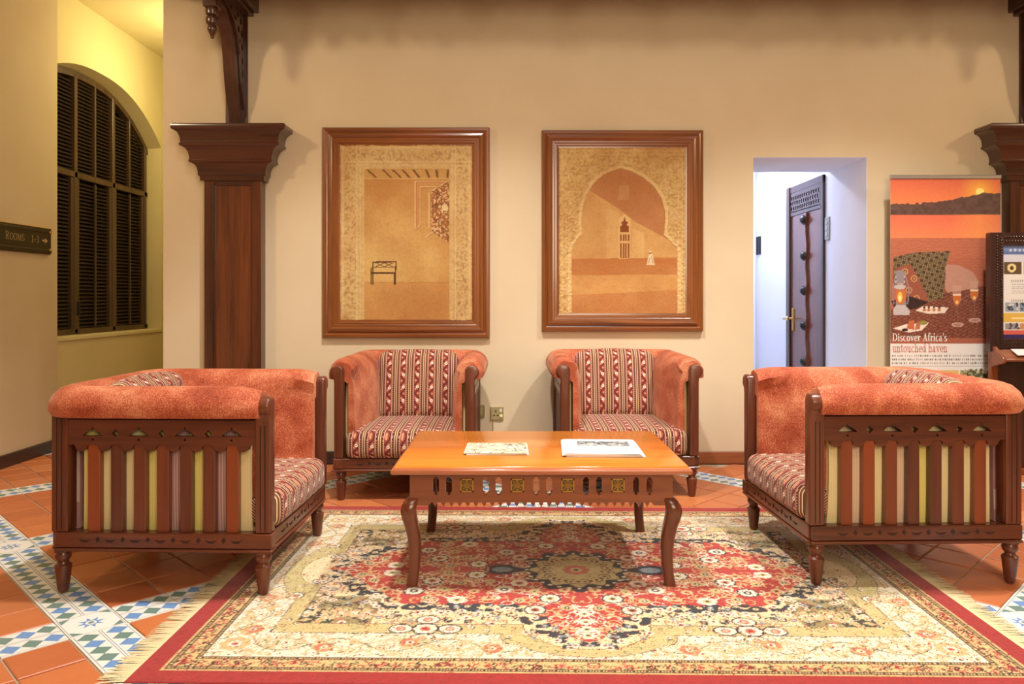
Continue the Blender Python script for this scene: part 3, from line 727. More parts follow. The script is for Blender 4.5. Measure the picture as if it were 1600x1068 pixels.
for a_, c_, w_ in (((272,677),(375,675),.010),((272,677),(272,778),.008),((378,675),(375,778),.009),((274,700),(376,700),.007),((270,727),(376,727),.011),((264,707),(265,778),.008),((370,727),(370,778),.008),
                   ((285,680),(325,698),.005),((325,680),(285,698),.005),((325,680),(365,698),.005),((365,680),(325,698),.005),((264,707),(272,703),.008)): r.line([q1(*a_), q1(*c_)], w_, bc)
t = empty('painting', ((634-800)/1200*5.29, YB, H + (465-363)/1200*5.29)); tag(t, 'large framed tan painting of an empty room with a small bench, left one', 'painting', 'framed paintings on the back wall')
picture_frame(t, 1.155, 1.450, .124)
MB().box(-.50, .50, -.016, -.002, -.64, .64).build('stretcher', FRX, t)
age(r); o = link('canvas', r.mesh('canvas', CANV), t, (0, -.018, 0)); o.rotation_euler = (PI/2, 0, 0)

# painting two: horseshoe archway
cw, chh = .872, 1.148
r = R(cw, chh, .0038, lin((224,188,120)))
def q2(x, y): return ((x-145)/615*cw, (935-y)/808*chh)
n1, n2, n3 = r.noise(.011), r.noise(.1), r.noise(.035)
r.blend(np.clip(n1*1.6-.6, 0, 1)*.55, lin((150,92,52))); r.blend(np.clip(n3*2-1.0, 0, 1)*.4, lin((242,214,156))); r.z += n1*.005 + n3*.002
for k in (.02, .05): r.blend(((np.abs(np.minimum(r.x, cw-r.x)-k) < .003) | (np.abs(chh-r.y-k) < .003))*.5, lin((240,206,146)))
hp = [(445,226),(500,242),(560,275),(610,320),(645,375),(662,440),(660,520),(655,550),(690,585),(715,610),(722,640),(722,935),(205,935),(205,640),(208,610),(230,575),(258,548),(254,500),(256,440),(275,365),(310,305),(360,260),(400,240)]
r.poly([q2(x + (x-450)*.07, y - (14 if y < 560 else 0)) for x, y in hp], lin((238,204,142)))
W, m_ = r.poly([q2(*p_) for p_ in hp], lin((194,130,80)))
inn = r.inside((slice(None), slice(None)), [q2(*p_) for p_ in hp]); r.z[inn] = n1[inn]*.001
def q2p(pts, c, al=.8):
    W = (slice(None), slice(None)); mm = r.inside(W, [q2(*p_) for p_ in pts]) & inn; r.put(W, mm, c, al)
q2p([(200,330),(300,340),(430,420),(520,490),(730,600),(730,665),(200,665)], lin((226,180,108)), .75)
q2p([(200,300),(290,330),(350,390),(360,665),(200,665)], lin((210,160,98)), .6)
q2p([(370,420),(440,440),(440,665),(375,665)], lin((236,196,128)), .5); q2p([(500,520),(560,540),(560,665),(495,665)], lin((238,200,132)), .5)
q2p([(440,310),(485,310),(490,380),(430,380)], lin((214,164,112)), .6)
q2p([(150,668),(760,660),(760,742),(150,748)], lin((196,120,60)), .75); q2p([(150,748),(760,742),(760,815),(450,832),(150,845)], lin((224,170,98)), .8); q2p([(150,845),(450,832),(760,815),(760,940),(150,940)], lin((204,136,76)), .8)
r.blend(inn*np.clip(n2-.35, 0, 1)*.3, lin((232,190,124)))
r.poly([q2(434,540), q2(436,470), q2(464,450), q2(492,470), q2(494,665), q2(436,668)], lin((236,196,128)))
dk = lin((134,66,24))
r.poly([q2(442,538), q2(442,510), q2(452,502), q2(446,490), q2(458,484), q2(464,460), q2(470,484), q2(482,490), q2(474,502), q2(486,510), q2(486,538)], dk)
for x in (446, 459, 471, 483):
    r.rect(*q2(x-4,580), *q2(x+4,548), dk); r.rect(*q2(x-4,664), *q2(x+4,592), dk)
r.poly([q2(570,698), q2(580,655), q2(588,640), q2(600,645), q2(612,697)], lin((244,224,184))); r.ell(*q2(590,636), .011, .011, lin((150,92,52))); r.ell(*q2(590,632), .011, .006, lin((240,220,180)))
r.line([q2(578,690), q2(588,660)], .004, lin((170,110,66))); r.line([q2(603,690), q2(596,655)], .004, lin((170,110,66)))
t = empty('painting', ((973-800)/1200*5.29, YB, H + (465-360)/1200*5.29)); tag(t, 'framed ochre painting of a pointed horseshoe archway with a small seated white-robed figure', 'painting', 'framed paintings on the back wall')
picture_frame(t, 1.115, 1.386, .124)
MB().box(-.48, .48, -.016, -.002, -.61, .61).build('stretcher', FRX, t)
age(r); o = link('canvas', r.mesh('canvas', CANV), t, (0, -.018, 0)); o.rotation_euler = (PI/2, 0, 0)

# ---------------------------------------------------------------- armchairs
def rounded_block(hx, y0, y1, z0, z1, rad, n=10, puff=.012, top_round=None):
    """cushion: superellipsoid-ish block, returns MB"""
    b = MB(); cx, cy, cz = 0, (y0+y1)/2, (z0+z1)/2; h = (hx, (y1-y0)/2, (z1-z0)/2)
    bm = bmesh.new(); bmesh.ops.create_cube(bm, size=2)
    bmesh.ops.subdivide_edges(bm, edges=bm.edges[:], cuts=n, use_grid_fill=True)
    for v in bm.verts:
        p = [v.co[i]*h[i] for i in range(3)]; q = [max(-(h[i]-rad), min(h[i]-rad, p[i])) for i in range(3)]
        # pull grid lines towards the edges so the rounding is smooth
        for i in range(3):
            t_ = v.co[i]; p[i] = math.copysign(1-(1-abs(t_))**1.6, t_)*h[i]; q[i] = max(-(h[i]-rad), min(h[i]-rad, p[i]))
        d_ = Vector([p[i]-q[i] for i in range(3)])
        m_ = max(abs(x) for x in d_)
        if d_.length > 1e-6: d_ = d_.normalized()*min(rad, m_ if m_ < rad*.999 else rad)
        u_ = [p[i]/h[i] for i in range(3)]
        k = (1-u_[0]**2)*(1-u_[1]**2)*puff*(1 if p[2] > 0 else .2)*abs(u_[2])
        kx = (1-u_[0]**2)*(1-u_[2]**2)*puff*.9*u_[1]*abs(u_[1])
        v.co = Vector((cx+q[0]+d_[0], cy+q[1]+d_[1]+kx, cz+q[2]+d_[2]+math.copysign(k, p[2])))
    b.v = [tuple(v.co) for v in bm.verts]; bm.verts.index_update(); b.f = [tuple(v.index for v in f.verts) for f in bm.faces]; bm.free(); return b

HW, HD = .40, .43
def upath(n_corner=8):
    """centre line of the arms and back, front left -> back -> front right: (x, y, nx, ny inward, s to the nearer front end)"""
    hw, yb, yf, rad = HW-.05, HD-.05, -HD+.035, .075
    pts = []
    for i in range(15): pts.append((-hw, yf + (yb-rad-yf)*(i/14), 1, 0))
    for i in range(1, n_corner): a = PI + -(PI/2)*i/n_corner; pts.append((-hw+rad+rad*math.cos(a), yb-rad+rad*math.sin(a), -math.cos(a), -math.sin(a)))
    for i in range(9): pts.append((-hw+rad + (2*hw-2*rad)*i/8, yb, 0, -1))
    for i in range(1, n_corner): a = PI/2 - (PI/2)*i/n_corner; pts.append((hw-rad+rad*math.cos(a), yb-rad+rad*math.sin(a), -math.cos(a), -math.sin(a)))
    for i in range(15): pts.append((hw, yb-rad + (yf-yb+rad)*(i/14), -1, 0))
    return pts
def upholstery():
    P = upath(); rings = []; N = len(P)
    s = [0]
    for a, c_ in zip(P, P[1:]): s.append(s[-1] + math.hypot(a[0]-c_[0], a[1]-c_[1]))
    tot = s[-1]; rn = random.Random(11)
    for (x, y, nx, ny), si in zip(P, s):
        e = min(si, tot-si); g = math.exp(-(e/.045)**2)
        k = min(1, e/.45); ti = .058 + .05*(k*k*(3-2*k))               # padding thicker towards the back
        corner = abs(nx) > .01 and abs(ny) > .01
        ring = []
        prof = [(ti,.25),(ti+.006,.40),(ti+.002,.55),(ti-.006,.66),(ti-.02,.722),(.055,.760),(.03,.786),(0,.800),(-.03,.801),(-.06,.790),(-.086,.766),(-.101,.736),(-.102,.706),(-.090,.687),(-.06,.683),(-.012,.684),(.026,.66),(.026,.25)]
        for j, (n_, z) in enumerate(prof):
            w_ = math.sin(j*2.4)*.006*math.exp(-(e/.05)**2)*(1 if 5 <= j <= 13 else 0)   # gathers at the arm fronts
            z2 = z - (.016*g if 5 <= j <= 12 else 0) + w_
            n2 = n_*(1-.20*g) if j >= 8 and j <= 14 else n_
            if corner: n2 = min(n2, .062)
            ring.append((x + nx*n2, y + ny*n2, z2))
        rings.append(ring)
    return MB().sweep(rings)

def carve(length, along, depth_axis_pos, zc, flip):
    """shallow carved lenses and lozenges along a rail, flat dark shapes with the shade of the cuts put into their colour"""
    b = MB(); n = int(length/.094)
    for i in range(n):
        c_ = -length/2 + (i+.5)*length/n; q = c_ + length/n/2
        lens = [(c_-.022, zc), (c_-.010, zc-.010), (c_+.008, zc-.011), (c_+.022, zc), (c_+.008, zc-.003), (c_-.008, zc-.003)]
        dia = diamond(q, zc, .009, .011)
        for poly in ([lens, dia] if i < n-1 else [lens]):
            b.prism(poly, depth_axis_pos-.0016, depth_axis_pos+.0016, 'y' if along == 'x' else 'x')
    return b
def side_fret(L):
    """top fret board: length L, z .564-.674, pierced, scalloped tongues below the gaps between slats"""
    pitch = .0905; g0 = -3.5*pitch; hw = L/2
    out = [(-hw, .674), (-hw, .578)]
    for i in range(8):
        c_ = g0 + i*pitch; rr = .024
        out += [(c_-rr-.006, .578)] + [(c_ + rr*math.cos(PI + PI*k/6), .572 + .020*math.sin(PI + PI*k/6)) for k in range(7)] + [(c_+rr+.006, .578)]
    out += [(hw, .578), (hw, .674)]
    holes = []
    for i in range(4):
        c_ = (-3 + 2*i)*pitch
        holes.append([(c_-.040, .612), (c_+.040, .612), (c_+.020, .630), (c_+.008, .634), (c_, .648), (c_-.008, .634), (c_-.020, .630)])
        holes.append(circ(c_, .597, .005, 8))
    for i in range(3): holes.append(diamond((-2+2*i)*pitch, .622, .014, .016))
    return plate(out[::-1], holes, .018)

def make_armchair():
    t = empty('armchair')
    def side_M(side):                                               # panel space (x along, z up, facing -y) -> left, right, back of the chair
        return {'left': Matrix.Translation((-HW+.028, -.008, 0)) @ Matrix.Rotation(-PI/2, 4, 'Z'), 'right': Matrix.Translation((HW-.028, -.008, 0)) @ Matrix.Rotation(PI/2, 4, 'Z'),
                'back': Matrix.Translation((0, HD-.028, 0)) @ Matrix.Rotation(PI, 4, 'Z')}[side]
    # base
    for side, M, L in (('left', side_M('left'), 2*HD-.012), ('right', side_M('right'), 2*HD-.012), ('back', side_M('back'), 2*HW-.05), ('front', Matrix.Translation((0, -HD+.028, 0)), 2*HW-.05)):
        off = .008 if side in ('left', 'right') else 0
        rl = MB().box(-L/2+off, L/2+off, -.030, .022, .182, .240).box(-L/2+off, L/2+off, -.034, .022, .168, .180)
        rail = rl.build('base_rail', WY if side in ('left', 'right') else WX, t, bev=.004)
        rail.data.transform(M)
        cv = carve(L-.16, 'x', -.0303, .215, 0); o = cv.build('carving', CARVESHADE, rail, smooth=False); o.data.transform(M)
    for sx in (-1, 1):
        for sy in (-1, 1):
            MB().lathe([(.016,0),(.021,.012),(.029,.085),(.031,.098),(.031,.106),(.022,.113),(.020,.120),(.029,.134),(.031,.145),(.026,.156),(.034,.160),(.034,.170)], 18,
                       T(sx*(HW-.035), sy*(HD-.035), 0)).build('leg', WZ, t)
    # posts
    for sx in (-1, 1):
        # front post: face outline in x-z, domed scroll top that flares outward
        x0, x1 = HW-.056, HW-.002
        pl = [(x0,.240),(x1,.240),(x1,.668),(x1+.003,.690),(x1+.010,.700),(x1+.019,.707),(x1+.025,.722),(x1+.023,.740),(x1+.013,.757),(x1-.006,.766),(x0+.018,.764),(x0+.004,.752),(x0,.735)]
        if sx < 0: pl = [(-a, c_) for a, c_ in pl][::-1]
        o = MB().prism(pl, -HD-.004, -HD+.058, 'y').build('front_post', WZ, t, bev=.009, seg=3, angle=50)
        g = MB()
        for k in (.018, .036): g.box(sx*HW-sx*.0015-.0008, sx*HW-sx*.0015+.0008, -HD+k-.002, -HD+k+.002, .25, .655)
        g.build('groove', CARVESHADE, o, smooth=False)
        a, c_ = sorted((sx*(HW-.066), sx*(HW-.004)))
        o = MB().box(a, c_, HD-.072, HD-.006, .240, .692).build('rear_post', WZ, t, bev=.006, seg=2)
        g = MB()
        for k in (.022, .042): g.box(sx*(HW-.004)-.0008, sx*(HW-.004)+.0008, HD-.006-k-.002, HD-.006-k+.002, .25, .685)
        g.build('groove', CARVESHADE, o, smooth=False)
    # slatted panels
    fv, ff = side_fret(.745)
    for side in ('left', 'right', 'back'):
        M = side_M(side); ax = WY if side != 'back' else WX
        o = MB().add(fv, ff, M @ T(0, -.010, 0) @ M_XZ).build('fret_board', ax, t, smooth=False, fix=False)
        o = MB().box(-.37, .37, -.014, .020, .676, .694).build('top_rail', CARVESHADE if 0 else ax, t, bev=.002); o.data.transform(M)
        for i in range(7):
            c_ = (-3+i)*.0905; o = MB().box(c_-.0235, c_+.0235, -.012, .020, .238, .582).build('slat', SLAT, t, bev=.003); o.data.transform(M)
        L = .335 if side != 'back' else .325
        lb = MB(); nx_, nz_ = 16, 10; vs = []; fs = []
        for j in range(nz_+1):
            for i in range(nx_+1):
                x = -L + 2*L*i/nx_; z = .234 + .45*j/nz_
                pinch = .012*(1-abs(2*j/nz_-1)**2)
                x2 = x*(1 - pinch*1.6); vs.append((x2, .022 + .008*abs(2*j/nz_-1)**3, z))
        for j in range(nz_):
            for i in range(nx_): k = j*(nx_+1)+i; fs.append((k, k+1, k+nx_+2, k+nx_+1))
        nb = len(vs); vs += [(x, .044, z) for x, y, z in vs]
        fs += [tuple(nb+q for q in reversed(f)) for f in fs]
        rim = list(range(nx_+1)) + [(nx_+1)*j+nx_ for j in range(1, nz_+1)] + [(nx_+1)*nz_+i for i in range(nx_-1, -1, -1)] + [(nx_+1)*j for j in range(nz_-1, 0, -1)]
        fs += [(rim[(k+1) % len(rim)], rim[k], nb+rim[k], nb+rim[(k+1) % len(rim)]) for k in range(len(rim))]
        sh = {'left': 20, 'right': 33, 'back': 47}[side]
        o = lb.add(vs, fs).build('lining', LINING, t, uvf=lambda c, sh=sh: (c.x*(1 if sh != 20 else -1) + sh*.0905, c.z)); o.data.transform(M)
    upholstery().build('upholstery', VELVET, t, angle=60)
    sc_ = rounded_block(.336, -HD-.016, .27, .236, .388, .045, 14, .016)
    sc_.build('seat_cushion', STRIPE, t, angle=80, uvf=lambda c: (c.x, c.y - c.z))
    bc_ = rounded_block(.262, -.065, .065, 0, .435, .055, 14, .02)
    o = bc_.build('back_cushion', STRIPE, t, angle=80, uvf=lambda c: (c.x, c.z + c.y)); o.data.transform(Matrix.Translation((0, .19, .366)) @ Matrix.Rotation(-.17, 4, 'X'))
    return t
chair = make_armchair(); GA = 'matching slatted armchairs around the coffee table'
c2, c3, c4 = copy_tree(chair), copy_tree(chair), copy_tree(chair)
for o, (x, y, rz), lb in ((chair, (-1.345, 3.35, 88.2), 'orange velvet armchair left of the coffee table, slatted side to the viewer, facing right'),
                          (c2, (-.61, 4.775, 0), 'orange velvet armchair by the wall under the bench painting, facing the viewer'),
                          (c3, (.677, 4.845, 0), 'orange velvet armchair by the wall under the archway painting, facing the viewer'),
                          (c4, (1.602, 3.45, -88.4), 'orange velvet armchair right of the coffee table, slatted side to the viewer, facing left')):
    o.location = (x, y, .0052 if abs(x) > 1 else 0); o.rotation_euler = (0, 0, math.radians(rz)); tag(o, lb, 'armchair', GA)

# ---------------------------------------------------------------- rug
RED, REDL, CREAM, TAN, OLIVE, NAVY, PALE = [lin(c) for c in ((158,40,38),(178,62,54),(226,216,192),(204,176,124),(196,180,124),(44,50,56),(228,204,158))]
DKB, GRN, PINK, BLUE = lin((58,44,34)), lin((120,124,84)), lin((196,112,88)), lin((126,140,146))
hx, hy = RUGHX, RUGHY
r = R(hx, hy, .0045, CREAM)                                            # one quarter, mirrored: x from the centre out, y from the centre out
U, V = r.x, r.y; e = np.minimum(hx-U, hy-V)
wob = .010*np.abs(np.sin(U*26))+.0
reg = np.zeros(U.shape, int)                                           # 0 cream border
fr_ = (U < 1.085) & (V < .620)
ogee = lambda c, h_, w0: np.clip(1 - (c/h_), 0, 1)**.75*w0
sc1 = (((U/.27)**2 + ((V-.62)/.165)**2) < 1) | (((V/.26)**2 + ((U-1.085)/.125)**2) < 1) | ((np.abs(U)-.24)**2 + (V-.645)**2 < .055**2) | ((V-.24)**2 + (U-1.10)**2 < .05**2)
reg[fr_ | sc1] = 1                                                      # olive band
nv = ((U < 1.02) & (V < .545)) | (((U/.22)**2 + ((V-.545)/.185)**2) < 1) | (((V/.20)**2 + ((U-1.0)/.15)**2) < 1)
reg[nv] = 2                                                             # pale ground with navy florals
w1 = .012*np.abs(np.sin(U*30)); w2 = .014*np.abs(np.sin(V*26))
dg_ = (U < .66) | ((U-.66)/(.36-w2) + V/.385 < 1)
red = (V < .375 - w1*.6) & dg_
red |= (V >= .34) & (U < .21*np.clip(1-((V-.375)/.30), 0, 1)**.7 + .008*np.sin(V*60)) & (V < .68)
red |= (U > .60) & (U < 1.06) & (V < .14*np.clip(1-((U-.66)/.38), 0, 1)**.7)
reg[red] = 3
rm = np.sqrt(U**2 + V**2); th = np.arctan2(V, U+1e-9)
reg[rm < .225 + .018*np.cos(th*12)] = 4                                 # navy outline of the medallion
reg[rm < .18 + .016*np.cos(th*12)] = 5
reg[((U-.31)/.075)**2 + (V/.055)**2 < 1] = 4
reg[((U-.31)/.045)**2 + (V/.032)**2 < 1] = 6
for i, c_ in enumerate((CREAM, OLIVE, PALE, REDL, NAVY, OLIVE, BLUE)): r.a[reg == i] = c_
nz = r.noise(.014); nz2 = r.noise(.05)
corner = (reg == 2) & (U > .76) & (V > .30); r.a[corner] = lin((150,136,92))
rq = np.random.RandomState(9)
def rose(x, y, s, pet, mid, core, ring=None):
    if ring is not None: r.ell(x, y, s*1.18, s*1.18, ring)
    for k in range(8): a = k*PI/4; r.ell(x + s*.72*math.cos(a), y + s*.72*math.sin(a), s*.33, s*.33, pet)
    r.ell(x, y, s*.72, s*.72, pet); r.ell(x, y, s*.46, s*.46, mid); r.ell(x, y, s*.22, s*.22, core)
def curl(x, y, s, a0, turn, wd, c_):
    pts = [(x + s*(1-i/14)*math.cos(a0+turn*i/14), y + s*(1-i/14)*math.sin(a0+turn*i/14)) for i in range(13)]; r.line(pts, wd, c_)
def leaf(x, y, s, a, c_):
    ca, sa = math.cos(a), math.sin(a); r.poly([(x-s*ca, y-s*sa), (x+s*.35*-sa, y+s*.35*ca), (x+s*ca, y+s*sa), (x-s*.35*-sa, y-s*.35*ca)], c_)
def regat(x, y): return reg[min(max(int(y/hy*(r.ny-1)), 0), r.ny-1), min(max(int(x/hx*(r.nx-1)), 0), r.nx-1)]
def ee(x, y): return min(hx-x, hy-y)
# navy arabesque on the pale band and close to the red field
for it in range(900):
    x, y = rq.rand()*1.06, rq.rand()*.75; g = regat(x, y)
    if g == 2:
        a = rq.rand()*6.3; dn = regat(x, y-.06) == 3 or regat(x-.06, y) == 3 or regat(x-.05, y-.05) == 3
        if dn or it % 3 == 0:
            curl(x, y, .022, a, 4.8*(1 if it % 2 else -1), .0062, NAVY); leaf(x+.010, y-.008, .014, a+1, lin((54,60,64)))
            if dn: r.ell(x, y, .017, .014, lin((50,56,60)))
        else: curl(x, y, .018, a, 4.8, .0048, [TAN, lin((150,120,74)), PINK][it % 3])
for it in range(420):
    x, y = rq.rand()*1.06, rq.rand()*.75
    if regat(x, y) == 2: rose(x, y, .011 if it % 3 else .016, [CREAM, BLUE, PALE][it % 3], [PINK, CREAM, lin((110,120,118))][it % 3], DKB)
# red field: cream curling vines, rosettes, small leaves
for it in range(460):
    x, y = rq.rand()*1.02, rq.rand()*.68
    if regat(x, y) != 3: continue
    a = rq.rand()*6.3
    curl(x, y, .032, a, 5.0*(1 if it % 2 else -1), .0062, [CREAM, TAN, lin((222,160,110))][it % 3]); leaf(x+.02, y+.012, .014, a, [CREAM, OLIVE, TAN][it % 3])
for j in range(5):
    for i in range(9):
        x, y = .06 + i*.118 + (j % 2)*.059, .045 + j*.088 + (i % 2)*.02
        if regat(x, y) != 3: continue
        big = (i + 2*j) % 3 == 0; rose(x, y, .036 if big else .024, CREAM if big else TAN, [OLIVE, NAVY, PINK][(i+j) % 3], CREAM if (i+j) % 3 == 1 else DKB, NAVY if big and (i+j) % 2 else None)
for y in (.45, .52, .58, .63): rose(0.0, y, .026, CREAM, OLIVE, DKB); curl(.05, y, .03, 2, 4, .006, CREAM); curl(.09, y-.03, .03, 0, -4, .006, TAN)
# olive band and medallion details
for it in range(240):
    x, y = rq.rand()*1.22, rq.rand()*.80; g = regat(x, y)
    if g in (1, 5):
        a = rq.rand()*6.3; curl(x, y, .017, a, 4, .0045, [DKB, GRN, lin((146,110,62))][it % 3])
        if it % 3 == 0: rose(x, y, .010, CREAM, PINK, DKB)
for k in range(9): a = k*PI/16; rose(.135*math.cos(a), .135*math.sin(a), .022, TAN, GRN, DKB, DKB if k % 2 else None)
for k in range(9): a = k*PI/16; r.ell(.205*math.cos(a), .205*math.sin(a), .009, .009, CREAM)
rose(0, 0, .055, PINK, TAN, DKB, OLIVE)
# corner patches: dark squares of flowers
for (x0, y0, x1, y1) in ((.90,.42,1.02,.545),(.78,.42,.90,.485)):
    r.rect(x0, y0, x1, y1, lin((62,62,52)))
    for it in range(46):
        x, y = x0+rq.rand()*(x1-x0), y0+rq.rand()*(y1-y0); curl(x, y, .018, rq.rand()*6, 4, .006, [TAN, OLIVE, CREAM][it % 3])
        if it % 4 == 0: rose(x, y, .013, TAN, PINK, CREAM)
rose(.56, .585, .040, CREAM, PINK, RED, DKB)                            # cruciform flower on the frame
for dx, dy in ((.085,0),(-.085,0),(0,.075),(0,-.075)): r.ell(.56+dx, .585+dy, .044, .036, DKB); r.ell(.56+dx, .585+dy, .038, .030, CREAM); rose(.56+dx, .585+dy, .018, PINK, CREAM, RED)
rose(1.10, .30, .03, CREAM, PINK, RED, DKB)
# cream border: winding vines and flowers
for axis in (0, 1):
    L = hx-.165 if axis == 0 else hy-.165
    mid = hy-.255 if axis == 0 else hx-.235
    for i in range(int(L/.02)):
        s_ = i*.02
        for ph, c_ in ((0, lin((206,168,112))), (PI, GRN)):
            p0 = (s_, mid + .045*math.sin(s_*17+ph)); p1 = (s_+.02, mid + .045*math.sin((s_+.02)*17+ph))
            if axis: p0, p1 = p0[::-1], p1[::-1]
            if regat(*p0) == 0: r.line([p0, p1], .006, c_)
    for i in range(int(L/.092)):
        s_ = .046 + i*.092; q = mid + (.02 if i % 2 else -.02); x, y = (s_, q) if axis == 0 else (q, s_)
        if regat(x, y) == 0: rose(x, y, .030 if i % 3 == 0 else .019, [PINK, TAN, OLIVE][i % 3], CREAM, RED, lin((190,150,96)) if i % 3 == 0 else None)
for it in range(4200):
    x, y = rq.rand()*hx, rq.rand()*hy; e_ = ee(x, y)
    if regat(x, y) == 0 and e_ > .175:
        a = rq.rand()*6.3
        if it % 3 == 0: curl(x, y, .020, a, 4.4, .0045, [TAN, lin((214,170,120)), GRN][it % 3 if it % 2 else 1])
        else: leaf(x, y, .0125, a, [PINK, GRN, OLIVE, lin((96,74,50)), TAN, OLIVE][it % 6])
rose(hx-.235, hy-.255, .05, TAN, PINK, RED, CREAM); rose(hx-.235, hy-.255, .024, CREAM, PINK, RED)
# outlines between regions
edge = np.zeros(reg.shape, bool); edge[:, 1:] |= reg[:, 1:] != reg[:, :-1]; edge[1:] |= reg[1:] != reg[:-1]
dash = (np.sin((U+V)*420) + np.sin((U-V)*390)) > -.9; r.blend((edge & dash)*.85, DKB)
# guard stripes, plain red edge
g1 = (e > .070) & (e <= .165); r.a[g1] = lin((212,180,122))
for it in range(520):
    s_ = rq.rand()*(hx+hy); x, y = (s_, hy-.118) if s_ < hx else (hx-.118, s_-hx)
    x += rq.randn()*.013; y += rq.randn()*.013
    if abs(ee(x, y)-.118) < .022: (curl(x, y, .017, rq.rand()*6, 4.2, .0045, [PINK, DKB, GRN, RED][it % 4]) if it % 2 else leaf(x, y, .012, rq.rand()*6, [PINK, RED, GRN][it % 3]))
along = np.where(hx-U < hy-V, V, U)
for a_, b_ in ((.078,.096),(.145,.164)):
    g = (e > a_) & (e <= b_); k = (along/.020) % 1.0; r.a[g] = lin((74,56,40)); g2 = (e > a_+.004) & (e <= b_-.004) & (np.abs(k-.5) < .33); r.a[g2] = lin((206,176,116))
    g3 = g2 & (np.abs(k-.5) < .10); r.a[g3] = lin((98,76,50))
r.a[(e > .070) & (e <= .077)] = lin((208,174,116)); r.a[e <= .070] = RED
r.a *= (.90 + .2*nz + .06*(nz2-.5))[..., None]
# mirror into the full rug
full = R(2*hx, 2*hy, .0045, RED); full.nx, full.ny = 2*r.nx-1, 2*r.ny-1
full.x, full.y = np.meshgrid(np.linspace(0, 2*hx, full.nx), np.linspace(0, 2*hy, full.ny))
ra = np.concatenate([r.a[:, :0:-1], r.a], 1); full.a = np.concatenate([ra[:0:-1], ra], 0)
full.z = np.random.RandomState(1).rand(full.ny, full.nx)*.0012
PILE = vcol('rug_pile', .9, .1, .3, 500, 0, .25)
rug = empty('rug', (RUGC[0], RUGC[1], .0004), math.radians(-1.0)); tag(rug, 'large red and cream floral rug with fringed ends under the coffee table', 'rug')
link('pile', full.mesh('pile', PILE), rug, (0, 0, .0036))
b = MB(); b.box(-hx-.004, hx+.004, -hy-.004, hy+.004, 0, .0038); b.build('backing', plain('rug_binding', lin((150,44,40)), .9), rug, bev=.002)
fg = MB(); rf = random.Random(4)
for s_ in (-1, 1):
    n = 420
    for i in range(n):
        y = -hy + 2*hy*(i+.5)/n; L = .085 + rf.uniform(-.012, .012); dy = rf.uniform(-.010, .010); wv = .0028
        x0, x1, x2 = s_*hx, s_*(hx+L*.5), s_*(hx+L); z0 = .0034; z1 = .0028 + rf.uniform(0,.0016); z2 = .0010
        fg.add([(x0,y-wv,z0),(x0,y+wv,z0),(x1,y+dy*.4+wv,z1),(x1,y+dy*.4-wv,z1),(x2,y+dy+wv*.6,z2),(x2,y+dy-wv*.6,z2)], [(0,1,2,3),(3,2,4,5)])
fo = stuff(fg.build('fringe', plain('fringe_wool', lin((226,206,158)), .9), rug, fix=False)); fo['label'] = 'cream wool fringe at both short ends'

# ---------------------------------------------------------------- coffee table
tb = empty('coffee_table', (.116, 3.42, .0056)); tag(tb, 'long honey brown coffee table with pierced apron and curved legs on the rug', 'table')
ht = .4825; hx_, hy_ = .592, .412
rings = []
for f, z in ((-.016, ht-.034), (-.004, ht-.032), (0, ht-.024), (0, ht-.016), (-.004, ht-.010), (-.012, ht-.007), (-.014, ht-.002), (-.018, ht)):
    rings.append([(-hx_-f, -hy_-f, z) if 0 else (-(hx_+f), -(hy_+f), z), (hx_+f, -(hy_+f), z), (hx_+f, hy_+f, z), (-(hx_+f), hy_+f, z)])
MB().sweep(rings[:6]).build('top_edge', wood('table_edge_wood', lin((132,66,40)), lin((186,112,76)), 'x', .22, .5), tb, angle=50)
MB().sweep(rings[5:]).build('tabletop', TOPW, tb, angle=50)
def slot(c_): return [(c_-.0065,.432),(c_-.0065,.428),(c_-.0125,.422),(c_-.0125,.376),(c_-.0065,.370),(c_-.0065,.364),(c_,.360),(c_+.0065,.364),(c_+.0065,.370),(c_+.0125,.376),(c_+.0125,.422),(c_+.0065,.428),(c_+.0065,.432)]
def apron(L, groups, tiles, zig):
    hw = L/2; out = [(-hw, ht-.034), (-hw, .320), (-hw+.075, .320)]
    x = -hw+.085; n = int((2*hw-.17)/.0315); st = (2*hw-.17)/n
    for i in range(n):
        a = x + i*st; out += [(a, .332), (a+st*.25, .332), (a+st*.25, .326), (a+st*.42, .320), (a+st*.5, .312), (a+st*.58, .320), (a+st*.75, .326), (a+st*.75, .332)]
    out += [(hw-.085, .332), (hw-.075, .320), (hw, .320), (hw, ht-.034)]
    return plate(out, [slot(g)[::-1] for g in groups], .022)
s7 = 1/7*.0           # slots and inlays measured across the front apron
gx = [-.440,-.392,-.262,-.215,-.085,-.038,.092,.139,.268,.315]; gx = [g + .060 for g in gx]
tx = [-.267-.060+.0, -.090-.060, .088-.060, .262-.060]; 
gx = [-.4405,-.394,-.2615,-.215,-.0825,-.0355,.094,.1425,.273,.322]; 
def ax_(c): return (c/3.137+600 - 800)/1200*3.06 - .116            # crop column -> table x
gx = [ax_(q) for q in (255,318,500,562,746,809,990,1054,1235,1300)]; tx = [ax_(q) for q in (407,653,900,1145)]
fa = apron(1.045, gx, tx, 1)
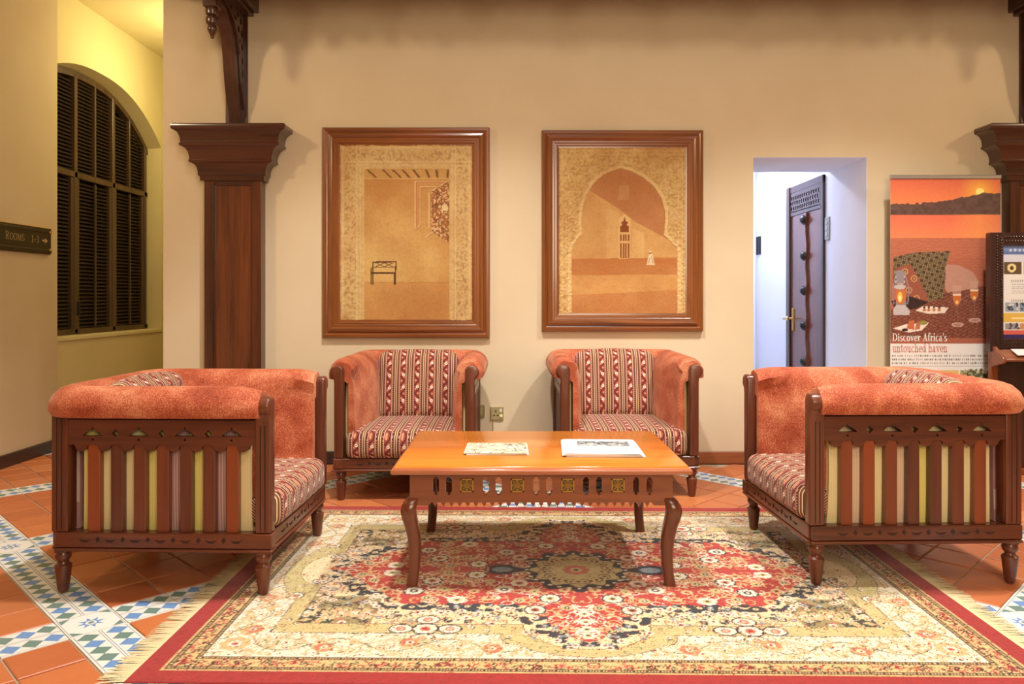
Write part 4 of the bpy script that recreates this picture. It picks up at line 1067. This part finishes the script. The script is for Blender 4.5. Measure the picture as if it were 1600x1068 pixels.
for s_ in (-1, 1):
    M = T(0, s_*.358, 0) @ (Matrix.Rotation(0 if s_ < 0 else PI, 4, 'Z') if 0 else Matrix.Identity(4)) @ M_XZ
    ap = MB().add(*fa, M).build('apron', TABW, tb, smooth=False, fix=False)
    for x in tx:
        y_ = s_*.369; iq = MB()
        for bx in ((x-.026, x+.026, .374, .379), (x-.026, x+.026, .421, .426), (x-.026, x-.021, .374, .426), (x+.021, x+.026, .374, .426)): iq.box(bx[0], bx[1], y_-.004, y_+.004, bx[2], bx[3])
        o = iq.build('inlay_frame', BRASS, tb)
        iq = MB().box(x-.021, x+.021, y_-.0015, y_+.0015, .379, .421); iq.build('inlay_plate', plain('dark_bronze', lin((92,78,50)), .4, .6), tb)
        iq = MB()
        for rot in (PI/4, -PI/4):
            for d in (-.009, 0, .009):
                iq.box(-.024 if d == 0 else -.017, .024 if d == 0 else .017, -.003, .003, d-.0013, d+.0013, T(x, y_, .400) @ Matrix.Rotation(rot, 4, 'Y'))
        iq.box(-.021, .021, -.003, .003, -.0012, .0012, T(x, y_, .400)); iq.box(-.0012, .0012, -.003, .003, -.021, .021, T(x, y_, .400)); iq.build('inlay_lattice', BRASS, tb)
fs_ = apron(.66, [-.22,-.17,-.05,0,.05,.17,.22], [], 1)
for s_ in (-1, 1):
    MB().add(*fs_, T(s_*.512, 0, 0) @ M_YZ).build('apron', TABW, tb, smooth=False, fix=False)
for sx in (-1, 1):
    for sy in (-1, 1):
        # cabriole leg swept down a diagonal S curve, square section turned 45 degrees
        cx, cy = sx*.500, sy*.340; rings = []
        for z, off, wd in ((.352,.006,.026),(.340,.020,.031),(.322,.032,.034),(.300,.036,.035),(.270,.031,.034),(.235,.020,.031),(.19,.010,.029),(.14,.005,.027),(.09,.006,.025),(.045,.011,.024),(.012,.017,.025),(0,.019,.0255)):
            px, py = cx + sx*off*.75, cy + sy*off*.75
            rings.append([(px+wd*math.cos(a), py+wd*math.sin(a), z) for a in [PI/4 + PI/2*k + dd for k in range(4) for dd in (-.22, .22)]])
        MB().sweep(rings).build('leg', TABZ, tb, angle=50)
        MB().box(sx*.522-.024 if sx > 0 else -.522, .522 if sx > 0 else -.522+.024, sy*.366-.02, sy*.366+.02 if 0 else sy*.366+.004, .32, ht-.034) if 0 else None
TABLE_Z = .0056 + ht
def papers(px0, px1, py0, py1): pass
# booklet and newspapers on the table
def ptop(px, py, z): y = 1200*(H-z)/(py-465); return ((px-800)/1200*y, y)
r = R(.268, .232, .003, lin((232,224,202))); rq = np.random.RandomState(6)
for it in range(230):
    x, y = rq.rand()*.268, rq.rand()*.232; a = math.sin(x*22)*.9 + math.cos(y*25)*.8 + rq.randn()*.2; L = .008+rq.rand()*.014
    r.line([(x-L*math.cos(a), y-L*math.sin(a)), (x+L*math.cos(a), y+L*math.sin(a))], .0042, [lin((96,90,72)), lin((170,156,112)), lin((70,66,58)), lin((196,180,132))][it % 4])
t = empty('booklet', (-.068, 3.345, TABLE_Z)); t.rotation_euler = (0, 0, math.radians(-1)); tag(t, 'cream booklet with a brushstroke patterned cover on the left half of the table', 'booklet')
PAPER = plain('white_paper', lin((226,224,218)), .7, var=.03)
for k, (dx, rz) in enumerate(((.006, .03), (0, 0))):
    o = MB().box(-.132+dx, .132+dx, -.114, .114, .0005+k*.004, .004+k*.004).build('pages', PAPER, t, bev=.0012); o.rotation_euler = (0, 0, rz)
o = link('cover', r.mesh('cover', vcol('printed_cover', .5, .3)), t, (0, 0, .0088))
r = R(.312, .330, .003, lin((226,224,220))); rq = np.random.RandomState(8)
r.rect(.06, .170, .288, .285, lin((122,126,126)))
for it in range(90): x, y = .07+rq.rand()*.21, .182+rq.rand()*.094; r.ell(x, y, .004+rq.rand()*.016, .003+rq.rand()*.011, [lin((78,80,82)), lin((200,200,198)), lin((166,168,166))][it % 3])
for row, (x0, x1, hgt, wdt) in enumerate(((.085,.292,.013,.85),(.10,.27,.012,.7),(.12,.26,.011,.6))):
    y = .128 - row*.040; x = x0
    while x < x1:
        L = .006+rq.rand()*.012
        for q in range(int(L/.0045)): r.line([(x+q*.0045, y), (x+q*.0045, y+hgt*(.5+.5*rq.rand()))], .003, lin((84,86,90)))
        x += L+.006
t = empty('newspaper', (.385, 3.352, TABLE_Z)); t.rotation_euler = (0, 0, math.radians(-2.0)); tag(t, 'folded white newspapers with a grey photo strip on the right half of the table', 'newspaper')
for k, (dx, dy, rz) in enumerate(((.010, .004, .012), (-.004, .002, -.01), (0, 0, 0))):
    pr = [(-.165, 0), (.165, 0), (.165, .002), (.05, .0036), (-.1, .0040), (-.165, .0026)]
    o = MB().prism([(x+dx, z+.0008+k*.0042) for x, z in pr], -.168+dy, .168+dy, 'y').build('sheet', PAPER, t, angle=60); o.rotation_euler = (0, 0, rz)
o = link('front_page', r.mesh('front_page', vcol('newsprint', .7, .2)), t, (.0, 0, .0146))

# ---------------------------------------------------------------- roll-up banner
bw, bh = .745, 1.93
r = R(bw, bh, .0042, lin((226,120,82))); YBN = 5.20
def qb(px, py): return ((px-1391)/1200*YBN, (H + (465-py)/1200*YBN) - .035)
def ql(*p): return [qb(*q) for q in p]
n1, n2, n3 = r.noise(.02), r.noise(.1), r.noise(.006)
# sky, hills, water
yt = bh; _, yh = qb(0, 315); _, yw = qb(0, 335); _, ys_ = qb(0, 372); _, ysand = qb(0, 390)
def vgrad(y0, y1, c0, c1):
    m_ = (r.y >= y0) & (r.y <= y1); f = ((r.y-y0)/(y1-y0))[..., None]; r.a[m_] = (np.array(c0)*(1-f) + np.array(c1)*f)[m_]
vgrad(yh-.06, yt, lin((240,140,86)), lin((214,104,76)))
sx_, sy_ = qb(1531, 300); dd = np.sqrt((r.x-sx_)**2 + (r.y-sy_)**2); r.blend((r.y > yw)*np.clip(1-dd/.16, 0, 1)**1.5, lin((250,190,70))); r.ell(sx_, sy_, .028, .028, lin((255,236,140)))
hl = yh + .012 + .028*np.sin(r.x*5+4) + .02*n1 + .03*(r.x/bw-.5); m_ = (r.y < hl) & (r.y > yw-.004); r.a[m_] = (np.array(lin((96,70,62)))*(.8+.5*n1[...,None]))[m_]
vgrad(ys_-.03, yw-.004, lin((238,140,92)), lin((226,112,84)))
m_ = (r.y < yw) & (r.y > ys_); r.blend(m_*np.clip(1-np.abs(r.x-sx_)/.2, 0, 1)*.45, lin((255,170,90)))
vgrad(-.1, ys_, lin((150,90,72)), lin((190,112,84)))
rip = np.sin(r.y*330 + n1*5 + r.x*6) > .3; r.blend(((r.y < ys_) & rip)*.28, lin((136,74,58)))
# patterned rug of the picnic
blk = ql((1391,528),(1391,484),(1440,466),(1480,455),(1520,448),(1562,446),(1562,528))
W, m_ = r.poly(blk, lin((92,50,42))); mm = r.inside((slice(None), slice(None)), blk)
for k, c_ in ((.040, lin((206,138,108))), (.040, lin((150,84,62)))):
    a_ = ((r.x + r.y*1.9 + (.02 if k else 0) + n2*.02)/k) % 1; b_ = ((r.x*1.0 - r.y*1.9 + n2*.02)/(k*1.1)) % 1
    r.blend((mm & ((a_ < .13) | (b_ < .13)))*.7, c_); r.blend((mm & ((np.abs(a_-.4) < .07) ^ (np.abs(b_-.4) < .07)))*.5, lin((176,108,82)))
# cushions
r.poly(ql((1474,420),(1480,413),(1498,414),(1520,425),(1529,440),(1526,450),(1480,457),(1473,440)), lin((190,142,122)))
cu_ = ql((1395,402),(1430,394),(1485,392),(1477,418),(1476,455),(1474,466),(1440,474),(1410,470),(1395,440)); r.poly(cu_, lin((74,58,44))); mm = r.inside((slice(None), slice(None)), cu_)
tx_, ty_ = (r.x*.87 + r.y*.5)/.042, (-r.x*.5 + r.y*.87)/.042
sq = np.abs((tx_ % 1)-.5) + np.abs((ty_ % 1)-.5); r.blend((mm & ((np.abs(sq-.52) < .09) | (np.abs(sq-.18) < .07)))*.8, lin((160,136,96)))
c2_ = ql((1400,418),(1422,412),(1434,432),(1452,470),(1440,474),(1400,470)); r.poly(c2_, lin((150,88,68)))
for px, py in ((1414,424),(1428,435),(1420,453),(1432,466),(1408,440)): r.ell(*qb(px,py), .022, .022, lin((206,146,96))); r.ell(*qb(px,py), .014, .014, lin((120,64,50))); r.ell(*qb(px,py), .006, .006, lin((206,160,90)))
r.poly(ql((1392,470),(1420,462),(1452,472),(1430,482),(1400,486)), lin((58,40,38)))
# lantern
gry, gr2 = lin((148,138,142)), lin((196,186,186))
r.poly(ql((1395,484),(1400,476),(1414,476),(1422,486),(1420,492),(1396,492)), gr2); r.rect(*qb(1399,476), *qb(1416,470), gry)
r.ell(*qb(1407,462), .040, .058, lin((196,116,70))); r.ell(*qb(1406,464), .016, .036, lin((255,196,90))); r.ell(*qb(1406,466), .008, .02, lin((255,240,180)))
for py, rx in ((448,.040),(440,.034),(432,.036),(426,.038)): r.ell(*qb(1406,py), rx, .016, gry if py % 4 else gr2)
r.rect(*qb(1400,442), *qb(1412,427), gry); r.line(ql((1396,474),(1395,450),(1399,430)), .008, gry); r.line(ql((1418,474),(1420,450),(1414,430)), .008, gry)
# plates, food, glasses
r.poly(ql((1430,485),(1442,478),(1482,480),(1476,489),(1450,490)), lin((232,214,196)))
for px in (1444,1451,1459,1467): r.ell(*qb(px,484), .012, .009, lin((190,120,74))); r.ell(*qb(px,480), .008, .008, lin((90,50,40)))
r.poly(ql((1395,513),(1412,507),(1452,503),(1440,516),(1420,519)), lin((236,222,208))); r.poly(ql((1416,513),(1420,501),(1428,500),(1428,515)), lin((196,112,74))); r.poly(ql((1429,515),(1432,502),(1438,507),(1437,514)), lin((186,116,82))); r.ell(*qb(1442,504), .03, .014, lin((150,140,72))); r.ell(*qb(1414,515), .022, .010, lin((52,32,30)))
for px, py in ((1495,455),(1522,448)):
    r.poly(ql((px-7,py-10),(px+7,py-10),(px+6,py+14),(px+2,py+22),(px-2,py+22),(px-6,py+14)), lin((206,160,136)), .55)
    r.poly(ql((px-7,py+4),(px+7,py+4),(px+3,py+20),(px-3,py+20)), lin((206,112,50))); r.poly(ql((px-6,py+4),(px+6,py+4),(px+6,py+7),(px-6,py+7)), lin((236,206,176))); r.ell(*qb(px,py+17), .010, .012, lin((250,196,110)))
    r.line(ql((px,py+22),(px+1,py+46)), .005, lin((200,160,140)), .2); r.ell(*qb(px+1,py+52), .042, .016, lin((210,176,156)), .85); r.ell(*qb(px+1,py+52), .026, .009, lin((170,112,92)), .8)
r.a *= (.94+.12*n3)[..., None]
# text panel below
_, ypan = qb(0, 536.5); W_ = (r.y < ypan); r.a[W_] = lin((236,232,226))
rq = np.random.RandomState(12)
for k in range(3):
    y = qb(0, 556 + k*5.6)[1]; x = .012
    while x < .70:
        L = .008 + rq.rand()*.030
        q = x
        while q < x+L: r.line([(q, y-.004), (q, y+.0045+.004*rq.rand())], .0035, lin((120,118,116))); q += .0062
        x += L + .009
r.rect(.012, qb(0,572)[1], .70, qb(0,571.2)[1], lin((176,172,168)))
yp0, yp1 = qb(0, 606)[1], qb(0, 578)[1]
r.rect(.018, yp0, .235, yp1, lin((84,44,40))); r.rect(.245, yp0, .46, yp1, lin((226,190,112))); r.rect(.475, yp0, .70, yp1, lin((120,116,84)))
for it in range(160): x, y = .475+rq.rand()*.225, yp0+rq.rand()*(yp1-yp0); r.ell(x, y, .004+rq.rand()*.012, .004+rq.rand()*.010, [lin((74,74,48)), lin((178,166,120)), lin((98,100,70)), lin((206,198,160))][it % 4])
bn = empty('roll_up_banner', ((1477-800)/1200*YBN, YBN, 0)); tag(bn, 'tall roll-up banner with sunset picnic photo reading Discover Africa\'s untouched haven', 'banner')
o = link('printed_sheet', r.mesh('printed_sheet', vcol('banner_print', .5, .35)), bn, (0, -.002, .035 + bh/2)); o.rotation_euler = (PI/2, 0, 0)
ALU = plain('aluminium', lin((196,192,184)), .35, .8, var=.05)
MB().box(-bw/2, bw/2, -.0015, .0015, .035, .035+bh).build('sheet_back', PAPER, bn)
MB().box(-bw/2-.004, bw/2+.004, -.010, .012, .035+bh-.012, .035+bh+.016).build('top_rail', ALU, bn, bev=.004)
MB().prism([(-.045,0),(.05,0),(.05,.035),(.02,.06),(-.02,.06),(-.045,.035)], -bw/2-.01, bw/2+.01, 'x').build('base_cassette', ALU, bn, bev=.004)
MB().lathe([(.008,0),(.008,1.93)], 10, T(0, .025, .05)).build('support_pole', ALU, bn)
for sx in (-1, 1): MB().box(sx*.25-.02, sx*.25+.02, -.09, .09, 0, .012).build('foot', ALU, bn, bev=.003)
def x_of(px): return (px-1477)/1200*YBN
RX = (PI/2, 0, 0)
WHT = plain('white_print', lin((248,244,238)), .6, var=.0); SAL = plain('salmon_print', lin((206,120,106)), .6, var=.0)
def z_of(py): return H + (465-py)/1200*YBN
o, L_ = serif("Discover Africa's", .082, WHT, bn, 'headline', (x_of(1394), -.0042, z_of(533)), RX)
o.scale.x *= (85.5/1200*YBN)/L_
o, L_ = serif("untouched haven", .082, SAL, bn, 'headline', (x_of(1394), -.0042, z_of(549.5)), RX, 1.0, .09)
o.scale.x *= (86/1200*YBN)/L_

# ---------------------------------------------------------------- notice stand at the right edge
ks = empty('notice_stand', (3.43, 5.03, 0)); tag(ks, 'dark carved notice stand with framed printed board and leaflet ledge at the right edge', 'stand')
KD = wood('stand_dark_wood', lin((36,20,18)), lin((62,36,32)), 'z', .3, .4); KB = wood('stand_brown_wood', lin((84,38,18)), lin((140,72,34)), 'z', .3, .4); KX = wood('stand_ledge_wood', lin((92,44,24)), lin((150,86,52)), 'x', .3, .4)
x0, x1, z0, z1 = -.318, .36, .80, 1.575
def side_(a, c_, e_, f_): return MB().box(a, c_, -.035, .02, e_, f_)
for nm, q in (('l', (x0, x0+.088, z0, z1)), ('r', (x1-.088, x1, z0, z1)), ('t', (x0+.088, x1-.088, z1-.085, z1)), ('b', (x0+.088, x1-.088, z0, z0+.085))):
    s_ = side_(*q).build('frame_side', KD, ks, bev=.005)
    bd = MB(); horiz = q[1]-q[0] > .2; L0, L1 = (q[0], q[1]) if horiz else (q[2]+.02, q[3]-.02); n = int((L1-L0)/.018)
    for i in range(n):
        for k in (-1, 1):
            p = L0 + (i + (.25 if k > 0 else .75))*(L1-L0)/n; w_ = ((q[2]+q[3])/2 if horiz else (q[0]+q[1])/2 + .012) + k*.014
            bd.ball((p if horiz else w_, -.036, w_ if horiz else p), .0065, 6, 4)
    bd.build('beading', KD, s_)
pw, ph = .50, .605
r = R(pw, ph, .004, lin((226,222,214)))
r.rect(0, ph-.06, pw, ph, lin((96,116,160))); r.rect(0, ph-.035, pw, ph, lin((112,134,178))); rq = np.random.RandomState(3)
for it in range(14): r.ell(.05+it*.03, ph-.03, .010, .010, lin((206,212,226)), .8)
r.rect(0, ph-.105, pw, ph-.06, lin((206,206,216))); r.line([(.14, ph-.068), (.4, ph-.078)], .006, lin((196,80,84)))
for k in range(4):
    x = .008 + k*.126; r.rect(x, ph-.185, x+.115, ph-.105, lin(((98,78,52),(196,166,146),(130,120,90),(170,120,90))[k])); r.ell(x+.05, ph-.145, .03, .028, lin(((226,206,150),(150,80,64),(214,190,140),(220,200,170))[k])); r.ell(x+.05, ph-.145, .012, .014, lin((90,66,40)))
for blk_, y in ((0, ph-.235), (1, ph-.365)):
    xx = .055
    while xx < .36: r.line([(xx, y), (xx, y+.011)], .005, lin((104,96,100))); xx += .012
    for k in range(5 - blk_):
        xx = .06
        while xx < .44: L = .01+rq.rand()*.03; r.line([(xx, y-.018-k*.014), (xx+L, y-.018-k*.014)], .005, lin((160,152,152))); xx += L+.008
r.rect(0, .105, pw, .165, lin((216,178,84))); r.rect(.06, .125, .4, .140, lin((240,216,150)))
for k in range(5): r.rect(.015+k*.095, .175, .10+k*.095, .235, lin(((150,162,176),(120,140,160),(96,150,180),(120,160,170),(150,150,150))[k])); r.rect(.015+k*.095, .060, .10+k*.095, .100, lin(((150,140,140),(196,140,100),(180,110,80),(150,120,90),(170,150,120))[k]))
for it in range(60): r.ell(.02+rq.rand()*.46, (.18 if it % 2 else .063)+rq.rand()*.05*(1 if it % 2 else .7), .008, .007, lin((66,70,84)) if it % 3 else lin((214,206,190)))
r.rect(0, .026, pw, .054, lin((206,96,84))); r.rect(0, 0, pw, .026, lin((58,44,92)))
o = link('printed_poster', r.mesh('printed_poster', vcol('poster_print', .4, .4)), ks, ((x0+x1)/2, -.022, z0+.085+ph/2)); o.rotation_euler = RX
MB().box(x0+.06, x1-.06, -.018, .018, z0+.06, z1-.06).build('back_board', KD, ks)
lg = MB().prism([(-.020,.792),(-.135,.742),(-.140,.758),(-.030,.815)], x0+.03, x1, 'x').build('ledge', KX, ks, bev=.003)
MB().prism([(-.150,.728),(-.135,.728),(-.132,.785),(-.145,.785)], x0+.03, x1, 'x').build('ledge_lip', KX, lg, bev=.003) if 0 else None
MB().prism([(-.02,.70),(-.02,.83),(-.05,.835),(-.15,.765),(-.145,.735)], x0+.012, x0+.032, 'x').build('ledge_cheek', KX, ks, bev=.003)
tg = empty('leaflet', (3.53, 4.945, .800)); tag(tg, 'white leaflet with green picture lying on the ledge of the notice stand', 'leaflet'); tg.rotation_euler = (.45, 0, 0)
MB().box(-.30, .20, -.045, .035, 0, .004).build('paper', PAPER, tg)
MB().box(-.22, .14, -.035, -.005, .004, .0046).build('picture', plain('leaflet_picture', lin((190,186,130)), .5, var=.4, nscale=60), tg)
for sx in (x0+.045, x1-.045):
    MB().box(sx-.022, sx+.022, -.012, .032, .03, .80).build('upright', KB, ks, bev=.004)
MB().box(x0+.065, x1-.065, -.004, .028, .04, .78).build('front_panel', KD, ks)
MB().box(x0+.0, x1, -.05, .07, 0, .04).build('base', KB, ks, bev=.006)
